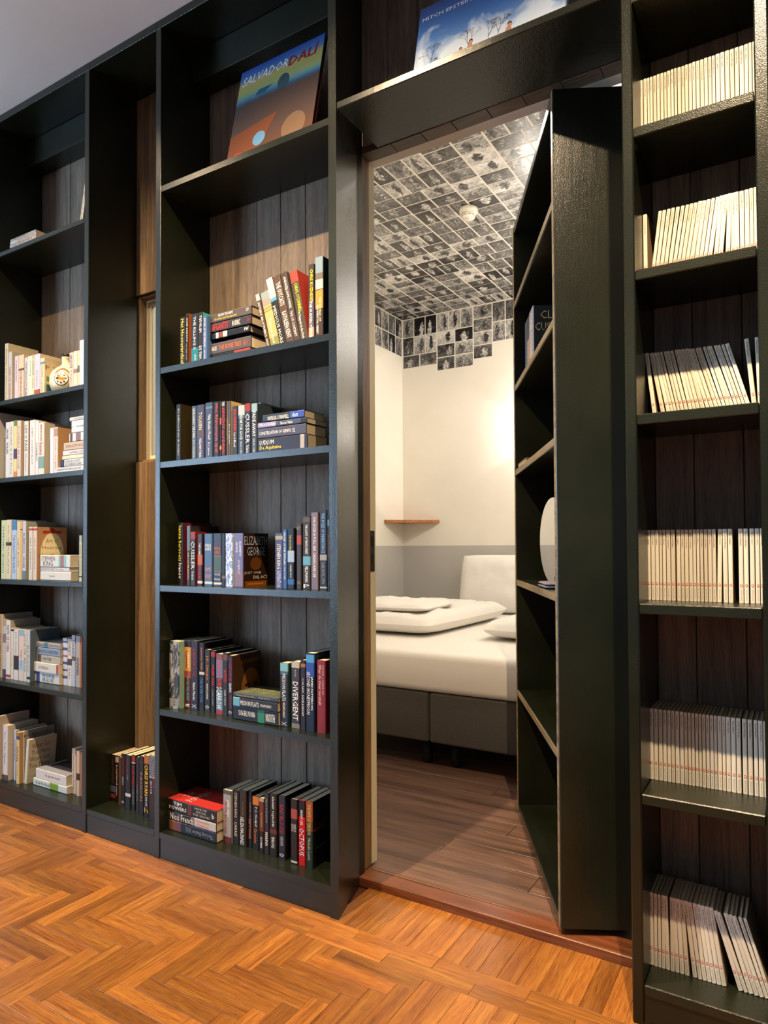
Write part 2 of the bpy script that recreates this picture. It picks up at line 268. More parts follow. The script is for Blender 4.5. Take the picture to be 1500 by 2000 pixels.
BOOKS = [
 {'kind': 'u', 's': 4, 'x': -1.8712, 't': 0.0272, 'h': 0.173, 'd': 0.02, 'a': 0.0, 'c': '1c1813', 'tx': [('Het Hooverarchief', 'f2d21a', 0.04, 0.97, 0, 0.62)], 'label': 'black paperback with one tall line of yellow lettering, at the left end of its row'},
 {'kind': 'u', 's': 4, 'x': -1.8433, 't': 0.0137, 'h': 0.1826, 'd': 0.02, 'a': 0.0, 'c': '231c16', 'side': '9c4a1c', 'tx': [('DAVID BALDACCI', 'e8e4da', 0.1, 0.55, 0.12, 0.5), ('THE CAMEL CLUB', 'b0a090', 0.58, 0.9, -0.1, 0.4)], 'label': 'thin black paperback with white script and a burnt orange cover side'},
 {'kind': 'u', 's': 4, 'x': -1.8147, 't': 0.0346, 'h': 0.1744, 'd': 0.02, 'a': 0.0, 'c': '1d222c', 'pt': [(0.7, 1, '128a96')], 'tx': [('THE KILLING II', 'e8e4da', 0.06, 0.72, 0, 0.33), ('DAVID HEWSON', 'e8e4da', 0.83, 0.98, 0.1, 0.25)], 'label': 'navy paperback fading to turquoise at the foot with spaced white capitals'},
 {'kind': 'u', 's': 4, 'x': -1.7796, 't': 0.0208, 'h': 0.1737, 'd': 0.02, 'a': 0.0, 'c': '2a2421', 'side': '2f9a8c', 'tx': [('TIJDELIJK', 'e8e4da', 0.06, 0.42, 0, 0.6), ('DE TIWU', 'e8e4da', 0.68, 0.97, 0, 0.6)], 'label': 'dark brown paperback with chunky cream capitals and a green cover side'},
 {'kind': 'u', 's': 4, 'x': -1.7578, 't': 0.0203, 'h': 0.1573, 'd': 0.02, 'a': 0.0, 'c': '44628f', 'tx': [('SWORD OF THE TEMPLARS', 'e8e4da', 0.05, 0.7, 0, 0.42), ('CHRISTOPHER', 'c9d4e4', 0.74, 0.96, 0, 0.35)], 'label': 'slim blue paperback with pale capitals, tight against the left of a book pile'},
 {'kind': 's', 's': 4, 'x': -1.7369, 'w': 0.1906, 'z': 1.8776, 't': 0.0296, 'd': 0.035, 'c': '504740', 'tx': [('ADAM THORPE', 'e8e4da', 0.2, 0.56, 0.22, 0.3), ('De wetten van het perspectief', 'f2d21a', 0.12, 0.65, -0.2, 0.3), ('CV', 'e8e4da', 0.87, 0.94, 0.1, 0.35)], 'label': 'taupe paperback lying on top of the pile on the second shelf down'},
 {'kind': 's', 's': 4, 'x': -1.7369, 'w': 0.1898, 'z': 1.8455, 't': 0.0297, 'd': 0.035, 'c': '332e30', 'tx': [('AFGANTSY', 'c8241c', 0.05, 0.46, 0, 0.8), ('RODRIC', 'e8e4da', 0.55, 0.74, 0, 0.6), ('CV', 'c8241c', 0.9, 0.96, 0, 0.3)], 'label': 'charcoal paperback lying flat with big bright red capitals'},
 {'kind': 's', 's': 4, 'x': -1.7369, 'w': 0.1832, 'z': 1.8202, 't': 0.021, 'd': 0.035, 'c': '14110f', 'pt': [(0.15, 0.22, 'e8e2d8'), (0.24, 0.32, 'a03a32'), (0.33, 0.44, 'ddd8d2')], 'tx': [('PW', 'e8e4da', 0.87, 0.97, 0, 0.5)], 'label': 'thin black paperback lying flat with white and red picture squares'},
 {'kind': 's', 's': 4, 'x': -1.7369, 'w': 0.1881, 'z': 1.7672, 't': 0.0385, 'd': 0.035, 'c': '4a4442', 'tx': [('GREG ILES', 'e8e4da', 0.04, 0.17, 0, 0.35), ('THE BONE TREE', 'e8602a', 0.22, 0.77, 0, 0.42), ('NO 1', 'd05020', 0.83, 0.93, 0, 0.5)], 'label': 'thick grey paperback lying flat with orange capitals'},
 {'kind': 's', 's': 4, 'x': -1.7369, 'w': 0.1861, 'z': 1.7456, 't': 0.021, 'd': 0.035, 'c': '120f0e', 'pt': [(0.6, 1, 'a82c12')], 'label': 'black paperback with red print, lowest of the pile on the second shelf down'},
 {'kind': 'u', 's': 4, 'x': -1.4663, 't': 0.0161, 'h': 0.1895, 'd': 0.02, 'a': -0.269, 'c': '453428', 'tx': [('SISTERS BROTHERS', 'e8e4da', 0.15, 0.8, 0, 0.5), ('PATRICK DEWITT', 'e8e4da', 0.84, 0.98, 0, 0.4)], 'pt': [(0, 0.12, 'c9c4bc')], 'label': 'slim brown leaning paperback with a pale top and white capitals'},
 {'kind': 'u', 's': 4, 'x': -1.4478, 't': 0.0343, 'h': 0.1886, 'd': 0.02, 'a': -0.2484, 'c': 'a8925c', 'pt': [(0, 0.14, '93a5a4'), (0.14, 0.26, 'a39284'), (0.3, 0.31, '2a2620'), (0.35, 0.36, '2a2620'), (0.85, 1, '8f8f38')], 'tx': [('Tobacco Road', 'e8e4da', 0.5, 0.95, 0, 0.3)], 'label': 'leaning book with an ochre spine, blue-grey top and two dark rings'},
 {'kind': 'u', 's': 4, 'x': -1.4102, 't': 0.0254, 'h': 0.2317, 'd': 0.02, 'a': -0.2622, 'c': '201c1a', 'pt': [(0, 0.3, 'ece0c4'), (0.3, 0.35, '3aa0c8')], 'tx': [('MEDICUS MORS', 'e6dcc4', 0.42, 0.98, -0.1, 0.45)], 'label': 'leaning book with a cream upper spine, blue dot and black lower half'},
 {'kind': 'u', 's': 4, 'x': -1.3832, 't': 0.029, 'h': 0.2322, 'd': 0.02, 'a': -0.2527, 'c': '4a372b', 'tx': [('THE OUTCASTS', 'e8e4da', 0.1, 0.45, 0.05, 0.6), ('KATHLEEN KENT', 'e8e4da', 0.54, 0.93, 0.05, 0.55)], 'label': 'leaning dark brown paperback with two runs of narrow white capitals'},
 {'kind': 'u', 's': 4, 'x': -1.3524, 't': 0.0236, 'h': 0.2367, 'd': 0.02, 'a': -0.2397, 'c': '3c332e', 'tx': [('ANDRZEJ SAPKOWSKI', 'e8e4da', 0.06, 0.52, 0, 0.5), ('TIME OF CONTEMPT', 'cfc7bd', 0.56, 0.93, 0, 0.42)], 'label': 'leaning charcoal paperback with light spidery capitals all along its spine'},
 {'kind': 'u', 's': 4, 'x': -1.3266, 't': 0.0298, 'h': 0.2307, 'd': 0.02, 'a': -0.201, 'c': '40362a', 'side': '8f2a1e', 'pt': [(0, 0.16, 'a83424')], 'tx': [("CAROL O'CONNELL", 'd8e020', 0.18, 0.6, 0.12, 0.42), ('It Happens in the Dark', 'e8e4da', 0.6, 0.98, -0.1, 0.42)], 'label': 'leaning thick paperback with a red top, lime author line and white title'},
 {'kind': 'u', 's': 4, 'x': -1.2958, 't': 0.0204, 'h': 0.2358, 'd': 0.02, 'a': 0.0, 'c': '464253', 'pt': [(0, 0.45, '40362e'), (0.84, 1, 'd09a7a')], 'tx': [('CHRIS KUZNESKI', 'f2d21a', 0.07, 0.5, 0.1, 0.5), ('THE HUNTERS PURSUIT', 'e8e4da', 0.5, 0.98, -0.05, 0.5)], 'label': 'tall paperback with yellow capitals on brown fading to violet and peach'},
 {'kind': 'u', 's': 4, 'x': -1.2696, 't': 0.0293, 'h': 0.252, 'd': 0.02, 'a': 0.0, 'c': '3a2a24', 'side': '1c3440', 'pt': [(0, 0.2, '7f98aa'), (0.2, 0.28, '6f6a5a'), (0.28, 0.4, 'cfc3b8'), (0.41, 0.64, 'b98c2c')], 'tx': [('THE WORLD OF', 'e8d8b0', 0.5, 0.8, 0.15, 0.25), ('DOWNTON ABBEY', 'e8e4da', 0.6, 0.95, -0.18, 0.25)], 'label': 'tallest book at the right end of the row, sky-blue top and gold band'},
 {'kind': 'u', 's': 3, 'x': -1.8899, 't': 0.0242, 'h': 0.2028, 'd': 0.02, 'a': 0.0, 'c': '12100c', 'side': '2c2410', 'tx': [('De zelfmoord van de meisjes', 'cfc09a', 0.08, 0.9, 0, 0.4)], 'label': 'black paperback with tiny cream script and an olive cover, at the left end'},
 {'kind': 'u', 's': 3, 'x': -1.8114, 't': 0.0224, 'h': 0.1881, 'd': 0.02, 'a': 0.0, 'c': '35485c', 'tx': [('RAGE AGAINST THE DYING', 'e8dcc0', 0.05, 0.6, 0, 0.45), ('BECKY MASTERMAN', 'c8c0a8', 0.63, 0.96, 0, 0.38)], 'label': 'slate blue paperback with small cream capitals and scuffed top corners'},
 {'kind': 'u', 's': 3, 'x': -1.7858, 't': 0.0348, 'h': 0.1891, 'd': 0.02, 'a': 0.0, 'c': '38364c', 'pt': [(0.46, 0.6, '5a4048')], 'tx': [('TOLKIEN', 'd8c8a0', 0.14, 0.46, 0, 0.42), ('THE FELLOWSHIP OF THE RING', 'e8e4da', 0.62, 0.97, 0, 0.3)], 'label': 'indigo paperback with a pinkish picture band low on the spine'},
 {'kind': 'u', 's': 3, 'x': -1.7451, 't': 0.0334, 'h': 0.1921, 'd': 0.02, 'a': 0.0, 'c': '39415a', 'pt': [(0.07, 0.11, '4a8096')], 'tx': [('Fifty Shades Freed', 'e8e4da', 0.22, 0.66, 0.05, 0.45), ('E L James', 'e8e4da', 0.72, 0.95, 0, 0.3)], 'label': 'plain steel blue paperback with white mixed-case title and tiny square'},
 {'kind': 'u', 's': 3, 'x': -1.7037, 't': 0.0234, 'h': 0.1911, 'd': 0.02, 'a': 0.0, 'c': '1f1d22', 'tx': [('Het Rhinemann spel', 'e04a30', 0.04, 0.9, 0, 0.7)], 'label': 'charcoal paperback with one large red-orange serif line of lettering'},
 {'kind': 'u', 's': 3, 'x': -1.6772, 't': 0.0076, 'h': 0.1909, 'd': 0.02, 'a': 0.0, 'c': '1a120a', 'pt': [(0.02, 0.3, '30220e'), (0.3, 0.42, 'b8501c'), (0.8, 0.87, 'd08a30')], 'label': 'very thin black book with small flame-coloured marks'},
 {'kind': 'u', 's': 3, 'x': -1.6675, 't': 0.0167, 'h': 0.1894, 'd': 0.02, 'a': 0.0, 'c': '26262e', 'tx': [('NICK KENT', 'e8e4da', 0.02, 0.09, 0, 0.6, 'h'), ('APATHY and DEVIL', 'c8241c', 0.12, 0.95, 0, 0.8)], 'label': 'dark paperback with huge condensed scarlet letters under a small white name'},
 {'kind': 'u', 's': 3, 'x': -1.6504, 't': 0.0083, 'h': 0.1883, 'd': 0.025, 'a': 0.0, 'c': '5c4a38', 'pt': [(0.3, 0.7, '8a6c30')], 'label': 'thin brown book with a faded gold smear on its spine'},
 {'kind': 'u', 's': 3, 'x': -1.6416, 't': 0.011, 'h': 0.1877, 'd': 0.025, 'a': 0.0, 'c': '3a4150', 'side': 'a8905c', 'tx': [('De pelgrim', 'e8e4da', 0.42, 0.78, 0, 0.4)], 'label': 'thin blue-grey book with a yellowed page side showing'},
 {'kind': 'u', 's': 3, 'x': -1.618, 't': 0.023, 'h': 0.166, 'd': 0.02, 'a': 0.0, 'c': '22242c', 'tx': [('IAN RANKIN', 'd82c20', 0.06, 0.5, 0.05, 0.55), ('Let it Bleed', 'e8e4da', 0.54, 0.82, 0, 0.4)], 'label': 'near black paperback with red author capitals and small white title', 'deep': 0.108},
 {'kind': 'u', 's': 3, 'x': -1.5925, 't': 0.0288, 'h': 0.1661, 'd': 0.02, 'a': 0.0, 'c': '24303a', 'pt': [(0, 0.2, 'b8c8c8'), (0.2, 0.27, '54707c')], 'tx': [('GONE FOR GOOD', 'e8e4da', 0.2, 0.7, 0, 0.42), ('HARLAN COBEN', 'b8c0c8', 0.72, 0.97, 0, 0.32)], 'label': 'dark teal paperback with a misty white face picture at the top', 'deep': 0.108},
 {'kind': 'u', 's': 3, 'x': -1.5615, 't': 0.0236, 'h': 0.1688, 'd': 0.02, 'a': 0.0, 'c': '28283a', 'pt': [(0, 0.15, 'a02018')], 'tx': [('CUSSLER', 'e8e4da', 0.2, 0.78, 0, 0.7), ('The Silent Sea', 'e8e4da', 0.82, 0.97, 0, 0.5)], 'label': 'indigo paperback with a red top and heavy white capitals, beside a grey one'},
 {'kind': 'u', 's': 3, 'x': -1.5335, 't': 0.0245, 'h': 0.1656, 'd': 0.02, 'a': 0.0, 'c': '2c343c', 'pt': [(0, 0.16, '8ab8c4')], 'tx': [('FADE AWAY', 'e8e4da', 0.16, 0.66, 0, 0.55), ('HARLAN COBEN', 'b8c0c8', 0.7, 0.97, 0, 0.35)], 'label': 'dark grey paperback with an ice-blue top and widely spaced white title'},
 {'kind': 'u', 's': 3, 'x': -1.6031, 't': 0.013, 'h': 0.1964, 'd': 0.13, 'a': 0.0, 'deep': 0.1, 'c': 'dcdce4', 'side': 'a89678', 'pt': [(0.35, 1, '3a3a44')], 'label': 'thin white-topped paperback with a cream cover side behind a pile'},
 {'kind': 's', 's': 3, 'x': -1.4841, 'w': 0.1704, 'z': 1.5058, 't': 0.0232, 'd': 0.02, 'deep': 0.105, 'c': '26303a', 'pt': [(0.67, 1, '2846b4')], 'tx': [('PATRICIA CORNWELL', 'e8e4da', 0.13, 0.64, -0.1, 0.55), ('dust', 'c8dcf4', 0.72, 0.86, 0, 0.6)], 'label': 'dark paperback with a bright blue end lying on top of its pile'},
 {'kind': 's', 's': 3, 'x': -1.5045, 'w': 0.2005, 'z': 1.4869, 't': 0.0174, 'd': 0.02, 'deep': 0.105, 'c': '3c4458', 'pt': [(0, 0.38, '9088c4'), (0.88, 1, '20242c')], 'tx': [('Mood Indigo', 'e8e4da', 0.04, 0.38, 0, 0.6), ('Boris Vian', 'e8e4da', 0.48, 0.72, 0, 0.5)], 'label': 'thin lavender and blue paperback, second from the top of its pile'},
 {'kind': 's', 's': 3, 'x': -1.5046, 'w': 0.1983, 'z': 1.4528, 't': 0.0326, 'd': 0.02, 'deep': 0.105, 'c': '3e4052', 'tx': [('CONSTELLATION OF GENIUS', 'e8e4da', 0.03, 0.7, 0, 0.32), ('1922', 'e8e4da', 0.73, 0.78, 0, 0.4)], 'label': 'thick slate paperback lying flat with art-deco white capitals'},
 {'kind': 's', 's': 3, 'x': -1.5041, 'w': 0.2031, 'z': 1.4064, 't': 0.046, 'd': 0.02, 'deep': 0.105, 'c': '262430', 'pt': [(0.86, 0.94, 'b8b0a8')], 'tx': [('LUDLUM', 'e8e4da', 0.04, 0.33, 0.2, 0.3), ('De Aquitaine', 'f2d21a', 0.04, 0.48, -0.2, 0.32)], 'label': 'thick dark paperback at the bottom of its pile with white over yellow lettering'},
 {'kind': 'u', 's': 2, 'x': -1.9221, 't': 0.0302, 'h': 0.2242, 'd': 0.055, 'a': 0.0, 'c': '1c1612', 'side': '541428', 'tx': [('hanna bervoets', 'e8e020', 0.05, 0.62, 0, 0.5), ('Ivanov', 'e8e4da', 0.65, 0.9, 0, 0.5)], 'label': 'tall brown-black paperback with yellow then white lower-case lettering'},
 {'kind': 'u', 's': 2, 'x': -1.8739, 't': 0.0172, 'h': 0.2124, 'd': 0.055, 'a': 0.0, 'c': '221d1a', 'pt': [(0, 0.42, '5c6c7c')], 'tx': [('NICCI FRENCH', 'c8a060', 0.46, 0.9, 0, 0.5)], 'label': 'dark book with a grey-blue strip in front of a crimson-edged cover'},
 {'kind': 'u', 's': 2, 'x': -1.8553, 't': 0.025, 'h': 0.1901, 'd': 0.055, 'a': 0.0, 'c': '1e1a1a', 'side': '6c1410', 'pt': [(0, 0.13, '8c1a16')], 'tx': [('CUSSLER', 'd8d4cc', 0.18, 0.7, 0, 0.7), ('The Silent Sea', 'e8e4da', 0.74, 0.9, 0, 0.4)], 'label': 'black paperback with a red top and tall grey capitals, in the shelf below'},
 {'kind': 'u', 's': 2, 'x': -1.8199, 't': 0.0235, 'h': 0.1819, 'd': 0.055, 'a': 0.0, 'c': '24181a', 'pt': [(0.4, 0.6, 'b8481c'), (0.91, 0.96, 'e0dcd4')], 'tx': [('TOBY LOGAN', 'e8e4da', 0.18, 0.4, 0, 0.4), ('FEAR', 'a82018', 0.62, 0.88, 0, 0.5)], 'label': 'dark maroon paperback with a small fire picture halfway down'},
 {'kind': 'u', 's': 2, 'x': -1.7853, 't': 0.0375, 'h': 0.1827, 'd': 0.055, 'a': 0.0, 'c': '3c5678', 'pt': [(0.92, 0.96, 'e4e2dc')], 'tx': [('PATRICK', 'e8e4da', 0.2, 0.26, 0, 0.14, 'h'), ('ROTHFUSS', 'e8e4da', 0.27, 0.33, 0, 0.14, 'h'), ('NAME', 'd07a50', 0.65, 0.72, 0, 0.12, 'h'), ('WIND', 'd07a50', 0.78, 0.86, 0, 0.12, 'h')], 'label': 'blue paperback with stacked white author name and copper title'},
 {'kind': 'u', 's': 2, 'x': -1.7407, 't': 0.0375, 'h': 0.1831, 'd': 0.055, 'a': 0.0, 'c': '262c3a', 'pt': [(0.42, 0.74, '8a5838'), (0.44, 0.72, '41584e'), (0.93, 0.97, 'e4e2dc')], 'tx': [('PATRICK', 'c86838', 0.26, 0.32, 0, 0.12, 'h'), ('ROTHFUSS', 'c86838', 0.34, 0.4, 0, 0.12, 'h'), ('WISE', 'b8c0c8', 0.76, 0.8, 0, 0.1, 'h'), ('FEAR', 'b8c0c8', 0.85, 0.89, 0, 0.1, 'h')], 'label': 'navy paperback with a copper-framed green picture on its spine'},
 {'kind': 'u', 's': 2, 'x': -1.7024, 't': 0.0172, 'h': 0.1825, 'd': 0.055, 'a': 0.0, 'c': '14100e', 'pt': [(0.8, 0.86, '7a5c38')], 'label': 'plain black thin paperback beside a heavily creased white one'},
 {'kind': 'u', 's': 2, 'x': -1.6841, 't': 0.0316, 'h': 0.1823, 'd': 0.055, 'a': 0.0, 'c': 'b4c4e4', 'worn': 1, 'label': 'white paperback with a badly creased bluish spine'},
 {'kind': 'u', 's': 2, 'x': -1.6425, 't': 0.0394, 'h': 0.1823, 'd': 0.055, 'a': 0.0, 'c': '5c5c84', 'side': '2a160c', 'art': 'glow', 'pt': [(0.72, 0.98, '8a6c84')], 'tx': [('ELIZABETH', 'd8dcf0', 0.16, 0.42, 0.2, 0.22), ('GEORGE', 'd8dcf0', 0.16, 0.36, -0.2, 0.22), ('JUST ONE EVIL ACT', 'e8d8d8', 0.5, 0.76, 0, 0.3)], 'stx': [('ELIZABETH', '9aa4b0', 0.05, 0.95, 0.06, 0.22), ('GEORGE', '9aa4b0', 0.15, 0.85, 0.26, 0.42), ('JUST ONE', 'd8c8b0', 0.05, 0.7, 0.72, 0.78), ('EVIL ACT', 'd8c8b0', 0.4, 0.95, 0.8, 0.86)], 'label': 'lilac spined thick paperback whose dark cover glows orange at the bottom'},
 {'kind': 'u', 's': 2, 'x': -1.4625, 't': 0.0321, 'h': 0.1802, 'd': 0.055, 'a': 0.0, 'c': '3e4060', 'tx': [('STEPHEN KING', 'e8e4da', 0.2, 0.65, 0, 0.45), ('DESPERATION', 'c8ccf0', 0.68, 0.98, 0, 0.5)], 'pt': [(0.05, 0.12, 'a8a490')], 'label': 'worn purple-grey paperback leaning left with curly white lettering'},
 {'kind': 'u', 's': 2, 'x': -1.4294, 't': 0.015, 'h': 0.1916, 'd': 0.055, 'a': 0.0, 'c': '34568c', 'tx': [('SWORD OF THE TEMPLARS', 'e8e4da', 0.05, 0.6, 0, 0.55), ('CHRISTOPHER', 'c8d4e4', 0.62, 0.85, 0, 0.4)], 'label': 'slim blue leaning paperback with white capitals, right of the purple one'},
 {'kind': 'u', 's': 2, 'x': -1.4107, 't': 0.0269, 'h': 0.1945, 'd': 0.055, 'a': 0.0, 'c': '15151c', 'pt': [(0.37, 0.56, 'a0bce0'), (0.84, 0.93, '1c5cb0')], 'tx': [('Reis om de Himmelr', 'd8c820', 0.12, 0.42, 0, 0.3), ('SCHRIJVER UNKOR', 'e8e4da', 0.6, 0.82, 0, 0.28)], 'label': 'black leaning paperback with a light blue wave shape and yellow line'},
 {'kind': 'u', 's': 2, 'x': -1.3734, 't': 0.0192, 'h': 0.2092, 'd': 0.055, 'a': 0.0, 'c': '332f30', 'pt': [(0.18, 0.32, 'a83428')], 'tx': [('BULT', 'a08848', 0.05, 0.1, 0, 0.06, 'h'), ('DE HEILIGE', 'a08848', 0.88, 0.92, 0, 0.06, 'h')], 'label': 'old grey cloth book leaning left with a red title label'},
 {'kind': 'u', 's': 2, 'x': -1.3481, 't': 0.0304, 'h': 0.2325, 'd': 0.055, 'a': 0.0, 'c': '2a2219', 'pt': [(0.02, 0.08, '5a4a34'), (0.55, 0.67, '58a8c4')], 'tx': [('THE LIGHTS OF TENTH STREET', 'e8e4da', 0.12, 0.52, 0, 0.3), ('FELDMANN', 'e8e4da', 0.69, 0.9, 0, 0.36), ('P', 'e8e4da', 0.93, 0.98, 0, 0.06, 'h')], 'label': 'dark brown tall book with a bright pale blue star figure'},
 {'kind': 'u', 's': 2, 'x': -1.3148, 't': 0.0274, 'h': 0.2429, 'd': 0.055, 'a': 0.0, 'c': '685d6c', 'side': '8a7048', 'tx': [('ON SUCH A FULL SEA', 'e8e4da', 0.06, 0.5, 0, 0.36), ('CHANG-RAE LEE', 'e8e4da', 0.52, 0.84, 0, 0.36)], 'label': 'mauve-grey tall paperback with bold white capitals'},
 {'kind': 'u', 's': 2, 'x': -1.2811, 't': 0.027, 'h': 0.2495, 'd': 0.055, 'a': 0.0, 'c': '28252c', 'pt': [(0.56, 0.63, 'a8a8a8'), (0.96, 0.98, 'c8c8c8')], 'tx': [('THE RULES OF INHERITANCE', '7cb4e4', 0.04, 0.54, 0, 0.42), ('CLAIRE BIDWELL SMITH', '8c8c94', 0.65, 0.92, 0, 0.4)], 'label': 'tall charcoal paperback with light blue capitals down to a tiny portrait'},
 {'kind': 'u', 's': 2, 'x': -1.251, 't': 0.0065, 'h': 0.2486, 'd': 0.055, 'a': 0.0, 'c': '2a303c', 'pt': [(0.12, 0.2, '4a90c8')], 'tx': [('ARIANA', 'a06840', 0.3, 0.6, 0, 0.5)], 'label': 'thin dark tall book squeezed against the right-hand panel'},
 {'kind': 'u', 's': 1, 'x': -1.9351, 't': 0.0502, 'h': 0.2387, 'd': 0.0304, 'a': 0.0, 'c': '3a3833', 'side': '7c9a88', 'worn': 2, 'pt': [(0.85, 0.97, '9a968c')], 'tx': [('Hohlbein Verlustgeist', '6a4c20', 0.06, 0.96, 0, 0.4)], 'label': 'torn silvery-black hardback with a grey-green edge at the left end of its row'},
 {'kind': 'u', 's': 1, 'x': -1.8845, 't': 0.0332, 'h': 0.2421, 'd': 0.0537, 'a': 0.0, 'c': '4a1e1a', 'pt': [(0, 0.1, '20202c'), (0.1, 0.45, 'e0902c'), (0.45, 0.55, 'a83c1e')], 'tx': [('alastair', 'e6dcc4', 0.18, 0.4, 0.2, 0.3), ('reynolds', '30201c', 0.16, 0.4, -0.15, 0.35), ('ON THE STEEL BREEZE', '48b4b4', 0.52, 0.88, 0.05, 0.3), ('g', 'e8e4da', 0.93, 0.97, 0, 0.05, 'h')], 'label': 'paperback with an orange upper spine fading to dark red'},
 {'kind': 'u', 's': 1, 'x': -1.8484, 't': 0.0341, 'h': 0.2428, 'd': 0.0516, 'a': 0.0, 'c': '25222e', 'tx': [('LARKSWOOD', 'a02830', 0.12, 0.52, 0, 0.4), ('Valerie Mendes', 'e8e4da', 0.6, 0.86, 0, 0.36), ('X', 'b8b8c0', 0.92, 0.97, 0, 0.05, 'h')], 'label': 'black-violet paperback with spaced dull red serif capitals'},
 {'kind': 'u', 's': 1, 'x': -1.813, 't': 0.0245, 'h': 0.2377, 'd': 0.0569, 'a': 0.0, 'c': '1a1824', 'side': '100e12', 'pt': [(0.43, 0.47, 'd8d4cc')], 'tx': [('Jeannette Walls', 'c87840', 0.07, 0.4, 0, 0.45), ('THE SILVER STAR', '3c7cac', 0.52, 0.88, 0, 0.5)], 'label': 'black paperback with copper author line and blue title'},
 {'kind': 'u', 's': 1, 'x': -1.7859, 't': 0.0254, 'h': 0.2161, 'd': 0.0577, 'a': 0.0, 'c': '28282a', 'tx': [('J.D. Salinger', 'd87430', 0.1, 0.5, 0, 0.5), ('KENNETH SLAWENSKI', 'e8e4da', 0.55, 0.8, 0, 0.25), ('O', 'e8e4da', 0.9, 0.95, 0, 0.05, 'h')], 'label': 'charcoal paperback with orange italic name and white roundel'},
 {'kind': 'u', 's': 1, 'x': -1.7584, 't': 0.0201, 'h': 0.2138, 'd': 0.0597, 'a': 0.0, 'c': '1a1c22', 'pt': [(0.02, 0.1, 'a01824')], 'tx': [('VRIJE VAL', 'e01c1c', 0.22, 0.58, 0, 0.6), ('CLAIRE SEEBER', '8c8c8c', 0.62, 0.9, 0, 0.3)], 'label': 'thin black paperback with red capitals and a crimson blot at its top'},
 {'kind': 'u', 's': 1, 'x': -1.7246, 't': 0.0307, 'h': 0.2065, 'd': 0.0512, 'a': 0.0, 'c': '54728c', 'pt': [(0, 0.1, '8a4c4c'), (0.4, 0.6, '37424e'), (0.93, 1, 'a83040')], 'tx': [('THE BLOOD CROWS', 'e02020', 0.1, 0.55, 0.05, 0.65), ('SCARROW', 'e8e4da', 0.55, 0.92, 0, 0.75)], 'label': 'blue-grey paperback with red title over huge white capitals'},
 {'kind': 'u', 's': 1, 'x': -1.6927, 't': 0.0222, 'h': 0.2118, 'd': 0.0516, 'a': 0.0, 'c': '26242a', 'pt': [(0.03, 0.12, '6c4444')], 'tx': [('AMPED', 'd02420', 0.27, 0.48, 0, 0.6), ('DANIEL H WILSON', 'e8e4da', 0.6, 0.84, 0, 0.25)], 'label': 'dark paperback with short red title and an eye-like mark on top'},
 {'kind': 'u', 's': 1, 'x': -1.6603, 't': 0.0216, 'h': 0.2068, 'd': 0.0426, 'a': 0.0, 'c': '1e1c28', 'side': '3a2412', 'art': 'warm', 'tx': [('JOSEPHINE', 'a83038', 0.05, 0.42, 0, 0.6), ('DESIRE AMBITION', 'e8e4da', 0.45, 0.6, 0, 0.5), ('KATE WILLIAMS', 'a83038', 0.64, 0.86, 0.1, 0.4), ('O', 'e8e4da', 0.9, 0.95, 0, 0.05, 'h')], 'label': 'paperback whose cover side shows a warm brown portrait, beside a low pile'},
 {'kind': 's', 's': 1, 'x': -1.6231, 'w': 0.1924, 'z': 0.6011, 't': 0.0135, 'd': 0.03, 'c': '3a3c48', 'top': '4c5a50', 'stx': [('THE SHADOW', '98882c', 0.1, 0.9, 0.1, 0.24), ('OF THE', '98882c', 0.3, 0.7, 0.3, 0.4), ('CRESCENT', '98882c', 0.15, 0.85, 0.46, 0.6), ('MOON', '98882c', 0.3, 0.7, 0.66, 0.8)], 'tx': [('The Shadow of the Crescent Moon', 'c8a838', 0.07, 0.5, 0, 0.4), ('FATIMA BHUTTO', 'a8a0a0', 0.58, 0.83, 0, 0.35)], 'label': 'thin grey-blue paperback with a mossy patterned cover, topmost of its pile'},
 {'kind': 's', 's': 1, 'x': -1.6198, 'w': 0.1891, 'z': 0.5706, 't': 0.0301, 'd': 0.026, 'c': '22262e', 'pt': [(0, 0.15, '5cb4cc')], 'tx': [('MISSION FLATS', 'e8e4da', 0.17, 0.6, 0, 0.5), ('WILLIAM LANDAY', 'e8e4da', 0.63, 0.88, 0, 0.28)], 'label': 'black paperback lying in the middle of its pile with an ice-blue end'},
 {'kind': 's', 's': 1, 'x': -1.6236, 'w': 0.1929, 'z': 0.5264, 't': 0.0438, 'd': 0.03, 'c': '1c2028', 'pt': [(0.56, 0.71, '2c8c64')], 'tx': [('MAN IN THE MOSS', 'e8e4da', 0.13, 0.5, 0.05, 0.4, 'r'), ('PHIL RICKMAN', 'e8e4da', 0.74, 0.94, 0, 0.6, 'r')], 'label': 'black paperback at the bottom of its pile, printed upside down with a green patch'},
 {'kind': 'u', 's': 1, 'x': -1.4297, 't': 0.0324, 'h': 0.2021, 'd': 0.0401, 'a': 0.0, 'c': '262a34', 'side': '23403e', 'pt': [(0, 0.13, '7cc4d0'), (0.13, 0.18, '3c6c80')], 'tx': [('MISSION FLATS', 'e8e4da', 0.17, 0.6, 0, 0.4), ('WILLIAM LANDAY', 'e8e4da', 0.62, 0.86, 0, 0.28), ('X', 'b8b8c0', 0.93, 0.98, 0, 0.04, 'h')], 'label': 'upright black paperback with an ice-blue top, just right of the low pile'},
 {'kind': 'u', 's': 1, 'x': -1.3852, 't': 0.0327, 'h': 0.2089, 'd': 0.0426, 'a': 0.0, 'c': '36323a', 'pt': [(0, 0.09, 'c8c0b0'), (0.93, 1, '8a8478')], 'tx': [('ROTH', 'b8b4b0', 0.12, 0.22, 0, 0.2), ('DIVERGENT', 'e8e4da', 0.3, 0.88, 0, 0.6)], 'label': 'creased dark paperback with very large white capitals'},
